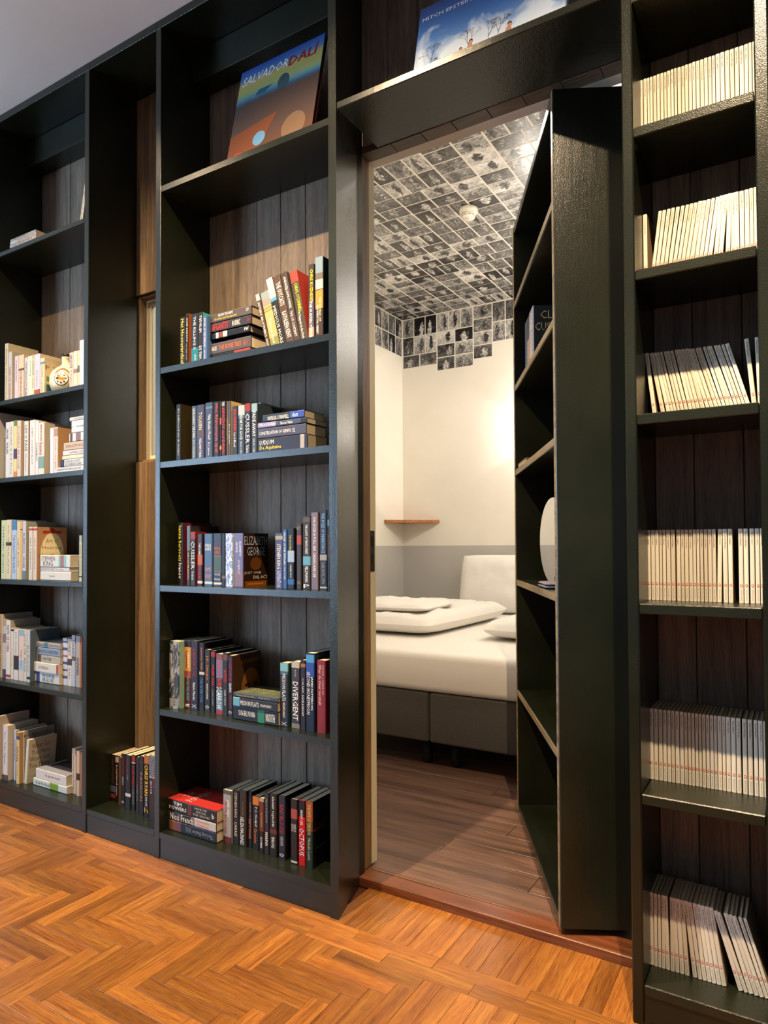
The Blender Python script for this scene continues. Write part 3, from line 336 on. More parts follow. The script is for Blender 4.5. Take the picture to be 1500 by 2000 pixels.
 {'kind': 'u', 's': 1, 'x': -1.3445, 't': 0.0195, 'h': 0.2179, 'd': 0.0372, 'a': 0.0, 'c': '24222a', 'pt': [(0.05, 0.1, 'a86838')], 'tx': [('LUCIA RIJKER', 'e8e4da', 0.26, 0.47, 0, 0.3), ('BOKSER BOEDDHIST', 'e8e4da', 0.5, 0.8, 0, 0.3)], 'label': 'slim black paperback with a tiny orange figure near the top'},
 {'kind': 'u', 's': 1, 'x': -1.3194, 't': 0.0318, 'h': 0.243, 'd': 0.0331, 'a': 0.0, 'c': '1a2436', 'pt': [(0.02, 0.12, '3c9ce0'), (0.12, 0.3, '1c48b0')], 'tx': [('SECOND HONEYMOON', 'd8d8d8', 0.24, 0.78, -0.18, 0.4), ('JAMES PATTERSON', 'e8e4da', 0.3, 0.72, 0.22, 0.3)], 'label': 'tall paperback with a vivid blue top and outlined lettering'},
 {'kind': 'u', 's': 1, 'x': -1.2798, 't': 0.033, 'h': 0.2232, 'd': 0.0371, 'a': 0.0, 'c': '742830', 'tx': [('AIMEE LABERGE', 'c89898', 0.06, 0.47, 0.22, 0.2), ('Waar de rivier versmalt', 'e0b8b4', 0.06, 0.62, -0.12, 0.3)], 'label': 'maroon book at the right end of its row beside the panel'},
 {'kind': 's', 's': 0, 'x': -1.946, 'w': 0.239, 'z': 0.1594, 't': 0.0419, 'd': 0.034, 'c': '1c1612', 'top': 'a82c26', 'stx': [('TIM', 'c0a8a0', 0.3, 0.62, 0.12, 0.24), ('POWERS', 'c0a8a0', 0.12, 0.85, 0.3, 0.44)], 'pt': [(0.43, 0.5, '701c1c')], 'tx': [('TIM', 'e8e4da', 0.13, 0.3, 0.22, 0.28), ('POWERS', 'e8e4da', 0.04, 0.4, -0.14, 0.28), ('HIDE ME', 'b8b0a0', 0.57, 0.82, 0.28, 0.17), ('AMONG', 'b8b0a0', 0.6, 0.8, 0.02, 0.17), ('THE GRAVES', 'b8b0a0', 0.54, 0.88, -0.24, 0.17), ('b', 'e8e4da', 0.92, 0.97, 0, 0.4)], 'label': 'black spined paperback with a bright red cover, top of the bottom-shelf pile'},
 {'kind': 's', 's': 0, 'x': -1.946, 'w': 0.239, 'z': 0.1285, 't': 0.0305, 'd': 0.034, 'c': '24201c', 'pt': [(0.52, 0.57, '8c8478'), (0.57, 1, 'd4c8bc')], 'tx': [('Nicci French', 'e6dcc4', 0.06, 0.54, 0, 0.75), ("Thursday's", 'c8602c', 0.6, 0.87, 0.2, 0.34), ('Children', 'c8602c', 0.61, 0.85, -0.2, 0.32)], 'label': 'paperback half black half white, in the middle of the bottom-shelf pile'},
 {'kind': 's', 's': 0, 'x': -1.946, 'w': 0.239, 'z': 0.0925, 't': 0.0356, 'd': 0.034, 'c': '1c1e28', 'pt': [(0.04, 0.16, '8c5028'), (0.16, 0.28, '7c3c44')], 'tx': [('MARK MILLS', '7c7c84', 0.38, 0.5, 0, 0.5, 'r'), ('The Long Shadow', '8c8c94', 0.53, 0.94, 0, 0.5, 'r')], 'label': 'navy paperback with a firework picture, lowest of the bottom-shelf pile'},
 {'kind': 'u', 's': 0, 'x': -1.6974, 't': 0.0366, 'h': 0.178, 'd': 0.0579, 'a': 0.0, 'c': '8c8884', 'pt': [(0.0, 0.08, '5c5854'), (0.88, 1, '6c1c18')], 'tx': [('JAMES CRAIG', 'e8e4da', 0.18, 0.5, 0.1, 0.4), ('NEVER APOLOGISE', 'a03028', 0.22, 0.82, -0.15, 0.3)], 'label': 'silver-grey paperback with dark red foot beside the bottom-shelf pile'},
 {'kind': 'u', 's': 0, 'x': -1.6604, 't': 0.029, 'h': 0.1811, 'd': 0.0653, 'a': 0.0, 'c': '1c1612', 'tx': [('STEPHEN KING', 'c8b8a0', 0.04, 0.5, 0, 0.35), ('CARRIE', 'c8b8a0', 0.58, 0.85, 0, 0.4)], 'label': 'worn black paperback with thin widely spaced tan capitals'},
 {'kind': 'u', 's': 0, 'x': -1.63, 't': 0.0315, 'h': 0.1865, 'd': 0.0654, 'a': 0.0, 'c': '261c10', 'tx': [('the double image', '8c6420', 0.2, 0.45, 0, 0.3), ('HELEN MACINNES', 'e8e4da', 0.48, 0.97, -0.1, 0.5)], 'label': 'brown-black paperback with heavy white capitals on its lower half'},
 {'kind': 'u', 's': 0, 'x': -1.5981, 't': 0.0186, 'h': 0.1861, 'd': 0.0728, 'a': 0.0, 'c': '1a1414', 'tx': [('RAYMOND E FEIST', '8c6c68', 0.2, 0.5, 0.1, 0.4), ('RIFTWAR', 'b86858', 0.5, 0.85, 0, 0.6)], 'label': 'thin black paperback with coral capitals and violet foot'},
 {'kind': 'u', 's': 0, 'x': -1.574, 't': 0.0281, 'h': 0.1759, 'd': 0.0687, 'a': 0.0, 'c': '1c1612', 'pt': [(0, 0.16, 'd86c1c')], 'tx': [('P.C. Hodgell', 'e8e4da', 0.2, 0.56, 0.05, 0.35), ('Chronicles', 'd87434', 0.6, 0.88, 0, 0.4)], 'label': 'black paperback with a solid orange square at its top'},
 {'kind': 'u', 's': 0, 'x': -1.5341, 't': 0.0192, 'h': 0.1801, 'd': 0.0571, 'a': 0.0, 'c': '5c2c1c', 'pt': [(0, 0.06, 'b8a88c'), (0.6, 1, '241816')], 'tx': [('MOANING', 'b89c80', 0.26, 0.52, 0.05, 0.3), ('ZOMBIE', 'e8e4da', 0.7, 0.9, 0, 0.4)], 'label': 'rust brown paperback with pale top and black lower third'},
 {'kind': 'u', 's': 0, 'x': -1.5145, 't': 0.0182, 'h': 0.2, 'd': 0.0611, 'a': 0.0, 'c': '26262c', 'tx': [('CARLOS RUIZ ZAFON', '8c8c94', 0.08, 0.48, 0, 0.4), ('MARINA', 'e8e4da', 0.64, 0.86, 0, 0.6)], 'label': 'slim charcoal paperback with grey capitals then white ones'},
 {'kind': 'u', 's': 0, 'x': -1.4899, 't': 0.0299, 'h': 0.203, 'd': 0.0578, 'a': 0.0, 'c': '201810', 'tx': [('alastair reynolds', 'e8e4da', 0.04, 0.52, 0, 0.4), ('TERMINAL WORLD', 'e8e4da', 0.68, 0.86, 0, 0.4)], 'pt': [(0.56, 0.63, '6c2818')], 'label': 'black-brown paperback with round white lower-case lettering'},
 {'kind': 'u', 's': 0, 'x': -1.4505, 't': 0.0265, 'h': 0.2043, 'd': 0.0569, 'a': 0.0, 'c': '20222c', 'side': '140e0c', 'tx': [('BAD BLOOD', 'a82830', 0.14, 0.6, 0, 0.55), ('KRISTEN PAINTER', 'b0b0b0', 0.64, 0.78, 0, 0.4), ('O', 'e8e4da', 0.9, 0.95, 0, 0.06, 'h')], 'label': 'navy-black paperback with large dull red serif capitals'},
 {'kind': 'u', 's': 0, 'x': -1.398, 't': 0.0253, 'h': 0.2038, 'd': 0.0537, 'a': 0.0, 'c': '231c16', 'pt': [(0.15, 0.3, 'b04038'), (0.95, 0.98, 'd8d0c4')], 'tx': [('DEON MEYER', 'b8b0a4', 0.38, 0.5, 0, 0.07, 'h')], 'label': 'brown-black paperback with a red and white blossom picture'},
 {'kind': 'u', 's': 0, 'x': -1.3706, 't': 0.0257, 'h': 0.2042, 'd': 0.059, 'a': 0.0, 'c': 'a81818', 'pt': [(0, 0.25, '1c1618')], 'tx': [('BRENT LEE', 'e8e4da', 0.15, 0.38, 0, 0.3), ('OCTOPUS', 'c8d4dc', 0.43, 0.85, 0, 0.75)], 'label': 'red paperback with a black top and steel-grey capitals'},
 {'kind': 'u', 's': 0, 'x': -1.3377, 't': 0.0258, 'h': 0.2084, 'd': 0.0549, 'a': 0.0, 'c': '182820', 'side': '0e0d0c', 'art': 'ember', 'pt': [(0, 0.3, 'a84418'), (0.3, 0.45, '6c4418')], 'tx': [('THE FATE OF THE BOX', 'c8b060', 0.05, 0.5, 0, 0.45), ('Michelle Lovric', 'a8b490', 0.55, 0.88, 0, 0.4)], 'label': 'rightmost book of the bottom row, orange top fading to dark green'},
 {'kind': 'u', 's': 0, 'x': -2.3615, 't': 0.0318, 'h': 0.1831, 'd': 0.105, 'a': 0.0, 'c': '14100e', 'pt': [(0.66, 0.8, '4c5468'), (0.84, 0.92, '8c2018')], 'tx': [('LORD OF SECRETS', '54381c', 0.05, 0.62, 0, 0.5)], 'label': 'black paperback with dim bronze lettering, left end of the narrow bay'},
 {'kind': 'u', 's': 0, 'x': -2.3293, 't': 0.0183, 'h': 0.1832, 'd': 0.104, 'a': 0.0, 'c': '181412', 'pt': [(0.02, 0.14, 'b8b4b4')], 'tx': [('Leyland', 'e8e4da', 0.2, 0.62, 0.05, 0.5), ('DE NACHT', 'e8e4da', 0.66, 0.85, 0, 0.3)], 'label': 'black paperback with a light grey tab and white capitals in the narrow bay'},
 {'kind': 'u', 's': 0, 'x': -2.298, 't': 0.0147, 'h': 0.185, 'd': 0.0948, 'a': 0.0, 'c': '4c3424', 'label': 'thin plain brown book in the narrow bay'},
 {'kind': 'u', 's': 0, 'x': -2.2799, 't': 0.0209, 'h': 0.2013, 'd': 0.0939, 'a': 0.0, 'c': '1c1512', 'tx': [('JOSEPHINE', '8c1c1c', 0.04, 0.4, 0, 0.6), ('DESIRE AMBITION', 'a09c98', 0.44, 0.6, 0, 0.5), ('O', 'e8e4da', 0.9, 0.95, 0, 0.06, 'h')], 'label': 'black paperback with deep red serif capitals in the narrow bay'},
 {'kind': 'u', 's': 0, 'x': -2.2421, 't': 0.0305, 'h': 0.2056, 'd': 0.0828, 'a': 0.0, 'c': '1a1513', 'pt': [(0.71, 0.77, 'd8ccc4')], 'tx': [('AFTER DARK', '8c2c18', 0.06, 0.34, 0, 0.25), ('ROBIN', '8c8c8c', 0.36, 0.46, 0, 0.2)], 'label': 'wide black paperback with a white label low down in the narrow bay'},
 {'kind': 'u', 's': 0, 'x': -2.2112, 't': 0.0219, 'h': 0.2087, 'd': 0.0872, 'a': 0.0, 'c': '17110f', 'pt': [(0.01, 0.12, '8c1818'), (0.13, 0.15, 'd0ccc8')], 'tx': [('ROZEN WERELD', 'b81c1c', 0.2, 0.58, 0, 0.5), ('LOUISE DOUGHTY', 'a8a8a8', 0.6, 0.9, 0, 0.25)], 'label': 'black paperback with a rose-red blot and red capitals in the narrow bay'},
 {'kind': 'u', 's': 0, 'x': -2.1765, 't': 0.0172, 'h': 0.2077, 'd': 0.0807, 'a': 0.0, 'c': '232124', 'tx': [('LAUREN KATE', '8c8880', 0.5, 0.8, 0, 0.3)], 'label': 'thin dark grey book in the narrow bay'},
 {'kind': 'u', 's': 0, 'x': -2.1445, 't': 0.0255, 'h': 0.2196, 'd': 0.0691, 'a': 0.0, 'c': '1c1412', 'pt': [(0.09, 0.1, '8c1c1c')], 'tx': [('PASSION', 'a87c60', 0.28, 0.76, 0, 0.45)], 'label': 'black paperback with widely spaced copper capitals in the narrow bay'},
 {'kind': 'u', 's': 0, 'x': -2.1134, 't': 0.0277, 'h': 0.2275, 'd': 0.0664, 'a': 0.0, 'c': '18120e', 'pt': [(0, 0.13, 'b8641c')], 'tx': [('CHRIS RYAN', 'f0b818', 0.15, 0.65, 0, 0.65), ('MASTERS OF WAR', 'e8e4da', 0.67, 0.82, 0, 0.3), ('h', 'c88c28', 0.85, 0.93, 0, 0.05, 'h')], 'label': 'black paperback with large yellow italic capitals in the narrow bay'},
 {'kind': 'u', 's': 0, 'x': -2.0728, 't': 0.0402, 'h': 0.2377, 'd': 0.0561, 'a': 0.0, 'c': '2c1812', 'pt': [(0, 0.35, 'a8a4a4')], 'stripes': 1, 'tx': [('DE LE FER', 'b81c5c', 0.36, 0.5, 0.15, 0.2), ('EDITOR', 'e8e4da', 0.4, 0.6, -0.2, 0.15)], 'label': 'brown paperback with a black and white wavy striped top in the narrow bay'},
 {'kind': 's', 's': 6, 'x': -2.9503, 'w': 0.1881, 'z': 2.4522, 't': 0.009, 'd': 0.025, 'c': 'b8b4ac', 'tx': [('WERNER HERZOG', '6c6860', 0.1, 0.7, 0, 0.5)], 'label': 'thinnest pale paperback on top of the small pile, uppermost shelf at left'},
 {'kind': 's', 's': 6, 'x': -2.9529, 'w': 0.1948, 'z': 2.4383, 't': 0.0135, 'd': 0.025, 'c': 'c8c0b4', 'pt': [(0.02, 0.2, 'd8d8dc')], 'tx': [('BOB DEN UYL', 'b0503c', 0.3, 0.95, 0, 0.4)], 'label': 'pale paperback second from top in the small high pile'},
 {'kind': 's', 's': 6, 'x': -2.9554, 'w': 0.2059, 'z': 2.4244, 't': 0.0135, 'd': 0.025, 'c': 'c4bcae', 'tx': [('DE BRIEVEN', 'b83828', 0.1, 0.8, 0, 0.5)], 'pt': [(0.95, 1, 'a83020')], 'label': 'pale paperback with a red end, third down in the small high pile'},
 {'kind': 's', 's': 6, 'x': -2.9445, 'w': 0.215, 'z': 2.4055, 't': 0.0185, 'd': 0.025, 'c': 'd0ccc4', 'pt': [(0.1, 0.2, '5c4c40')], 'tx': [('AMSTERDAM', 'c89848', 0.4, 0.85, 0, 0.4)], 'label': 'pale paperback with amber lettering, bottom of the small high pile'},
 {'kind': 'u', 's': 6, 'x': -2.4529, 't': 0.017, 'h': 0.1725, 'd': 0.02, 'a': 0.2017, 'c': 'dcd6c4', 'tx': [('KNOCKING ON HEAVEN', '2a2620', 0.3, 0.95, 0, 0.5)], 'label': 'white book leaning into the right-hand panel on the uppermost left shelf'},
 {'kind': 'u', 's': 4, 'x': -2.9803, 't': 0.0249, 'h': 0.2568, 'd': 0.02, 'a': 0.0, 'c': 'dccfae', 'side': 'dccfae', 'tx': [('Everything I ever wanted to know', 'b83c2c', 0.1, 0.97, 0, 0.5)], 'label': 'tall cream paperback with red lettering at the left of its row'},
 {'kind': 'u', 's': 4, 'x': -2.9506, 't': 0.0246, 'h': 0.2148, 'd': 0.02, 'a': 0.0, 'c': 'd4ccc0', 'side': 'c8bfa8', 'tx': [('THANKS FOR THE FEEDBACK', 'b83c3c', 0.3, 0.97, 0, 0.5)], 'label': 'pale paperback with spaced red capitals low on the spine'},
 {'kind': 'u', 's': 4, 'x': -2.9036, 't': 0.0278, 'h': 0.1898, 'd': 0.02, 'a': 0.0, 'c': 'e0ccd0', 'tx': [('TANIZAKI', 'a09090', 0.1, 0.6, 0, 0.3)], 'label': 'faint pink paperback with hardly visible lettering'},
 {'kind': 'u', 's': 4, 'x': -2.8734, 't': 0.0374, 'h': 0.1889, 'd': 0.02, 'a': 0.0, 'c': 'dccbaa', 'side': 'd0bf9c', 'pt': [(0.31, 0.36, '6c4838')], 'tx': [('DE SCHEIKUNDE VAN HET LEVEN', 'd8683c', 0.38, 0.97, 0, 0.4)], 'label': 'beige paperback with a small dark winged mark and orange title'},
 {'kind': 'u', 's': 4, 'x': -2.8299, 't': 0.0241, 'h': 0.1717, 'd': 0.02, 'a': 0.0, 'c': 'ccc8cc', 'tx': [('TANJA HEIMANS', '706870', 0.1, 0.58, 0, 0.5), ('HOT IN HERE', 'c84858', 0.6, 0.98, 0, 0.6)], 'label': 'pale grey paperback with grey then red-pink lettering'},
 {'kind': 'u', 's': 4, 'x': -2.8052, 't': 0.0332, 'h': 0.1744, 'd': 0.02, 'a': 0.0, 'c': 'e0dcc4', 'tx': [('Gelukkig', '6cc0b8', 0.1, 0.5, 0.1, 0.3)], 'label': 'off-white paperback with pale turquoise script'},
 {'kind': 'u', 's': 4, 'x': -2.7716, 't': 0.0114, 'h': 0.1758, 'd': 0.02, 'a': 0.0, 'c': 'dcd8b8', 'tx': [('NA LEVERENNES', '5ca048', 0.02, 0.5, 0, 0.7), ('TOT LIEFDE', 'd07050', 0.55, 0.8, 0, 0.6)], 'label': 'thin cream paperback with green capitals, left of the lilac one'},
 {'kind': 'u', 's': 4, 'x': -2.7569, 't': 0.0389, 'h': 0.175, 'd': 0.02, 'a': 0.0, 'c': 'cdc8d8', 'side': 'd8cdb0', 'pt': [(0.86, 1, 'b04c28')], 'tx': [('Zes aspirines', '8ca8cc', 0.4, 0.8, 0, 0.3)], 'label': 'lilac-white paperback with a brick red block at its foot'},
 {'kind': 'u', 's': 4, 'x': -2.7151, 't': 0.0289, 'h': 0.1522, 'd': 0.02, 'a': 0.0, 'c': 'dccfb0', 'side': 'd0c09a', 'art': 'field', 'tx': [('PHILIPPE CLAUDEL', '8c8470', 0.2, 0.95, 0, 0.3)], 'pt': [(0.1, 0.17, '6c8ca8')], 'stx': [('F Y E', '6c4c28', 0.05, 0.8, 0.2, 0.3)], 'label': 'cream paperback whose cover shows a teal and yellow picture beside the bottle'},
 {'kind': 'u', 's': 4, 'x': -2.5027, 't': 0.0251, 'h': 0.1413, 'd': 0.012, 'a': 0.0, 'c': 'd8c4b8', 'tx': [('KARIN SLAUGHTER', '4c5c94', 0.06, 0.45, 0, 0.7), ('A fugitive', 'a03c4c', 0.5, 0.95, 0, 0.4)], 'label': 'pinkish paperback with blue lettering directly right of the bottle'},
 {'kind': 'u', 's': 4, 'x': -2.4763, 't': 0.0256, 'h': 0.1431, 'd': 0.012, 'a': 0.0, 'c': 'dccbb8', 'pt': [(0.5, 0.62, 'a07868')], 'label': 'pale paperback with a small brown mark, second right of the bottle'},
 {'kind': 'u', 's': 4, 'x': -2.4488, 't': 0.0108, 'h': 0.1426, 'd': 0.012, 'a': 0.0, 'c': 'dcd0b0', 'pt': [(0.42, 0.62, '54706c')], 'label': 'thin cream paperback with a small green picture, third right of the bottle'},
 {'kind': 'u', 's': 4, 'x': -2.4366, 't': 0.0267, 'h': 0.1807, 'd': 0.012, 'a': 0.0, 'c': 'e4e2e4', 'tx': [('SLECHTS', '8c8c94', 0.1, 0.3, 0.1, 0.3)], 'label': 'tallest white book of its row, standing against the right panel'},
 {'kind': 'u', 's': 3, 'x': -3.044, 't': 0.012, 'h': 0.298, 'd': 0.004, 'a': 0.0, 'c': 'c9bfae', 'side': 'c9bfae', 'deep': 0.22, 'label': 'very large pale book standing against the left side panel'},
 {'kind': 'u', 's': 3, 'x': -2.9608, 't': 0.0278, 'h': 0.2446, 'd': 0.015, 'a': 0.0, 'c': 'dcdcd8', 'tx': [('SIMONE', '28282c', 0.12, 0.3, 0, 0.6), ('WAAN', '28282c', 0.36, 0.56, 0, 0.6)], 'label': 'white paperback with bold black capitals beside the very large pale book'},
 {'kind': 'u', 's': 3, 'x': -2.9325, 't': 0.0311, 'h': 0.2445, 'd': 0.015, 'a': 0.0, 'c': 'dcd8cc', 'tx': [('MAGNUS DE MOL', 'a89c8c', 0.1, 0.95, 0, 0.3)], 'label': 'cream-white paperback with faint lettering, second paperback of its row'},
 {'kind': 'u', 's': 3, 'x': -2.8997, 't': 0.0233, 'h': 0.247, 'd': 0.015, 'a': 0.0, 'c': 'e0d48c', 'pt': [(0, 0.1, '6c8c38'), (0.5, 0.68, '4c3468'), (0.9, 1, 'd87c40')], 'label': 'light yellow book with a purple and an orange block'},
 {'kind': 'u', 's': 3, 'x': -2.8722, 't': 0.0252, 'h': 0.2432, 'd': 0.015, 'a': 0.0, 'c': 'dcccc4', 'side': 'cdb99a', 'tx': [('STOFFELS IN LOVE', 'd09c90', 0.1, 0.85, 0, 0.4)], 'label': 'blush paperback with tan cover side after the yellow book'},
 {'kind': 'u', 's': 3, 'x': -2.8202, 't': 0.0299, 'h': 0.2353, 'd': 0.015, 'a': 0.0, 'c': 'd8d4cc', 'side': '6c3820', 'tx': [('LEV V PASE', '5c5850', 0.08, 0.55, 0, 0.5), ('Moderne', 'd08c84', 0.6, 0.9, 0, 0.3)], 'label': 'white paperback with widely spaced dark serif capitals'},
 {'kind': 'u', 's': 3, 'x': -2.7801, 't': 0.0391, 'h': 0.2351, 'd': 0.015, 'a': 0.0, 'c': 'dfddd6', 'tx': [('HET CONTACT', '8c8c88', 0.15, 0.8, 0, 0.2)], 'label': 'wide plain white paperback in the middle of its row', 'deep': 0.111},
 {'kind': 'u', 's': 3, 'x': -2.7377, 't': 0.0191, 'h': 0.2295, 'd': 0.015, 'a': 0.0, 'c': 'e0dee0', 'tx': [('CONNECT!', '40403c', 0.4, 0.75, 0, 0.6)], 'label': 'slim white paperback with one dark spaced word', 'deep': 0.111},
 {'kind': 'u', 's': 3, 'x': -2.7161, 't': 0.0394, 'h': 0.2174, 'd': 0.015, 'a': 0.0, 'c': 'e0d8cc', 'side': 'cdbca0', 'pt': [(0.65, 0.88, '7ca8a0')], 'tx': [('HERMAN BRUSSELMANS', 'c83c34', 0.03, 0.35, 0, 0.3), ('Boekenweek', 'd83c30', 0.38, 0.62, 0, 0.6)], 'label': 'white paperback with red lettering above a small watercolour patch', 'deep': 0.111},
 {'kind': 'u', 's': 3, 'x': -2.6357, 't': 0.0252, 'h': 0.1888, 'd': 0.015, 'a': 0.0, 'c': 'dcdce0', 'label': 'blank white paperback just right of the watercolour one'},
 {'kind': 'u', 's': 3, 'x': -2.6082, 't': 0.0257, 'h': 0.189, 'd': 0.015, 'a': 0.0, 'c': 'dcd0c8', 'side': 'c89868', 'pt': [(0.02, 0.2, 'b8907c')], 'tx': [('Meisje van glas', 'd08c94', 0.25, 0.9, 0, 0.4)], 'label': 'white paperback with a tiny figure at its top'},
 {'kind': 'u', 's': 3, 'x': -2.7436, 't': 0.0158, 'h': 0.223, 'd': 0.128, 'a': 0.0, 'deep': 0.1, 'c': 'e0d8cc', 'side': 'c8bc9c', 'tx': [('HET VOLK', '8c3c34', 0.06, 0.4, 0, 0.6)], 'label': 'slim cream paperback with dark red capitals'},
 {'kind': 'u', 's': 3, 'x': -2.718, 't': 0.0227, 'h': 0.2181, 'd': 0.128, 'a': 0.0, 'deep': 0.1, 'c': 'ccd0d8', 'label': 'blank pale blue-grey paperback, third from the flat pile'},
 {'kind': 'u', 's': 3, 'x': -2.6945, 't': 0.0106, 'h': 0.2172, 'd': 0.128, 'a': 0.0, 'deep': 0.1, 'c': 'd4d6dc', 'label': 'blank grey-white slim paperback, second from the flat pile'},
 {'kind': 'u', 's': 3, 'x': -2.6834, 't': 0.0098, 'h': 0.2163, 'd': 0.128, 'a': 0.0, 'deep': 0.1, 'c': 'dcdcdc', 'label': 'blank white thin paperback touching the flat pile'},
 {'kind': 's', 's': 3, 'x': -2.4983, 'w': 0.1043, 'z': 1.6087, 't': 0.0151, 'd': 0.012, 'deep': 0.11, 'c': 'ccc8c4', 'tx': [('Claire Messud', '8c8c8c', 0.3, 0.8, 0, 0.4)], 'label': 'thin pale book on the very top of the white pile, fourth shelf up at left'},
 {'kind': 's', 's': 3, 'x': -2.4849, 'w': 0.0909, 'z': 1.5602, 't': 0.0481, 'd': 0.012, 'deep': 0.11, 'c': 'd4d6dc', 'tx': [('o', '303038', 0.05, 0.1, 0, 0.2), ('NORA SWAAN', '8c8c90', 0.35, 0.9, 0, 0.15)], 'label': 'thick white book with a small dark dot near the top of the pile'},
 {'kind': 's', 's': 3, 'x': -2.4997, 'w': 0.1057, 'z': 1.5251, 't': 0.0347, 'd': 0.012, 'deep': 0.11, 'c': 'ccd0d4', 'pt': [(0.05, 0.2, '5c4038'), (0.4, 0.7, '8c6c68')], 'label': 'white book with a dark bird-like picture, third from top of the white pile'},
 {'kind': 's', 's': 3, 'x': -2.5359, 'w': 0.1419, 'z': 1.4929, 't': 0.0318, 'd': 0.012, 'deep': 0.11, 'c': 'c4ae98', 'tx': [('SIMPLICITY ROL', 'a08878', 0.1, 0.9, 0, 0.3)], 'label': 'beige book in the middle of the white pile'},
 {'kind': 's', 's': 3, 'x': -2.5414, 'w': 0.1474, 'z': 1.4724, 't': 0.0201, 'd': 0.012, 'deep': 0.11, 'c': 'd8d4d4', 'tx': [('SOPHIE LUST', 'c85c58', 0.3, 0.9, 0, 0.4)], 'label': 'white book with rosy lettering, under the beige one'},
 {'kind': 's', 's': 3, 'x': -2.5451, 'w': 0.1511, 'z': 1.4566, 't': 0.0154, 'd': 0.012, 'deep': 0.11, 'c': 'e0d8bc', 'label': 'thin cream book, third from bottom of the white pile'},
 {'kind': 's', 's': 3, 'x': -2.5586, 'w': 0.1646, 'z': 1.4274, 't': 0.0288, 'd': 0.012, 'deep': 0.11, 'c': 'dcdcd8', 'pt': [(0, 0.16, '1c2848')], 'tx': [('DEAN KOONTZ', '5c6c94', 0.2, 0.8, 0.2, 0.35), ('DE VRIENDSCHAP', '30302c', 0.2, 0.85, -0.22, 0.35)], 'label': 'white book with a dark blue ink blot at its left end'},
 {'kind': 's', 's': 3, 'x': -2.5819, 'w': 0.1879, 'z': 1.4064, 't': 0.0206, 'd': 0.012, 'deep': 0.11, 'c': 'd8d8d4', 'tx': [('RIANNA KELLER & JACOBS', '6c6c74', 0.03, 0.85, 0, 0.5)], 'label': 'white book with grey capitals at the foot of the white pile'},
 {'kind': 'u', 's': 2, 'x': -3.0257, 't': 0.0357, 'h': 0.2589, 'd': 0.035, 'a': 0.0, 'c': 'ccd4a0', 'tx': [('STEPHEN IRVING', '6c7c58', 0.1, 0.9, 0, 0.3)], 'label': 'light green paperback at the far left of its row'},
 {'kind': 'u', 's': 2, 'x': -2.9887, 't': 0.0397, 'h': 0.2601, 'd': 0.035, 'a': 0.0, 'c': 'dccfac', 'pt': [(0.38, 0.44, '30241c')], 'tx': [('MURAKAMI', 'b8a888', 0.1, 0.9, 0, 0.25)], 'label': 'cream paperback with a single dark oval on the spine'},
 {'kind': 'u', 's': 2, 'x': -2.9434, 't': 0.0365, 'h': 0.2576, 'd': 0.035, 'a': 0.0, 'c': 'b4c4d8', 'pt': [(0, 0.17, '3c7cb4')], 'tx': [('THE FORGOTTEN WALTZ', '8090a0', 0.25, 0.9, 0, 0.5)], 'label': 'pale blue paperback with a deep blue floral top'},
 {'kind': 'u', 's': 2, 'x': -2.9041, 't': 0.0246, 'h': 0.2509, 'd': 0.035, 'a': 0.0, 'c': 'dcc8a4', 'tx': [('HET BOEK', 'a88c6c', 0.3, 0.8, 0, 0.3)], 'label': 'warm cream paperback between the blue and yellow ones'},
 {'kind': 'u', 's': 2, 'x': -2.8782, 't': 0.0118, 'h': 0.2503, 'd': 0.035, 'a': 0.0, 'c': 'dcb868', 'pt': [(0.13, 0.15, '40341c')], 'label': 'very thin mustard yellow book'},
 {'kind': 'u', 's': 2, 'x': -2.862, 't': 0.0251, 'h': 0.2499, 'd': 0.035, 'a': 0.0, 'c': 'c8c4d0', 'side': 'a8a890', 'pt': [(0.85, 1, '5c7c9c')], 'tx': [('PILGRIM SOUL', '2c2c38', 0.2, 0.55, 0, 0.5), ('GORDON FERRIS', '5c4c8c', 0.6, 0.8, 0, 0.5)], 'label': 'lilac-grey paperback with dark capitals and a blue foot'},
 {'kind': 'u', 's': 2, 'x': -2.8156, 't': 0.0281, 'h': 0.2257, 'd': 0.035, 'a': 0.0, 'c': 'd8ccb8', 'pt': [(0.03, 0.07, 'c02c24')], 'side': 'b87c54', 'tx': [('ART HEARING', 'b89c94', 0.2, 0.8, 0, 0.3)], 'label': 'ornate cream paperback with a red dot on top, left one of a matching pair'},
 {'kind': 'u', 's': 2, 'x': -2.7827, 't': 0.0249, 'h': 0.225, 'd': 0.035, 'a': 0.0, 'c': 'd8ccb8', 'side': 'c0906a', 'art': 'arch', 'pt': [(0.03, 0.07, 'c02c24')], 'tx': [('ART HEARING', 'b89c94', 0.2, 0.8, 0, 0.3)], 'stx': [('Art of', '8c6c48', 0.3, 0.7, 0.22, 0.3), ('Hearing', '8c6c48', 0.18, 0.82, 0.36, 0.44), ('Heartbeats', '8c6c48', 0.08, 0.9, 0.5, 0.58)], 'label': 'ornate paperback with terracotta arched cover, right one of a matching pair'},
 {'kind': 's', 's': 2, 'x': -2.7369, 'w': 0.2036, 'z': 1.0205, 't': 0.049, 'd': 0.04, 'c': 'dcdcd0', 'pt': [(0.62, 0.88, '8cc4cc'), (0.68, 0.8, 'a86c60')], 'tx': [('STEPHEN', '8c4048', 0.04, 0.5, 0.22, 0.36), ('KING', '8c4048', 0.1, 0.43, -0.2, 0.42)], 'label': 'thick white paperback with maroon lettering and an oval picture, top of its pile'},
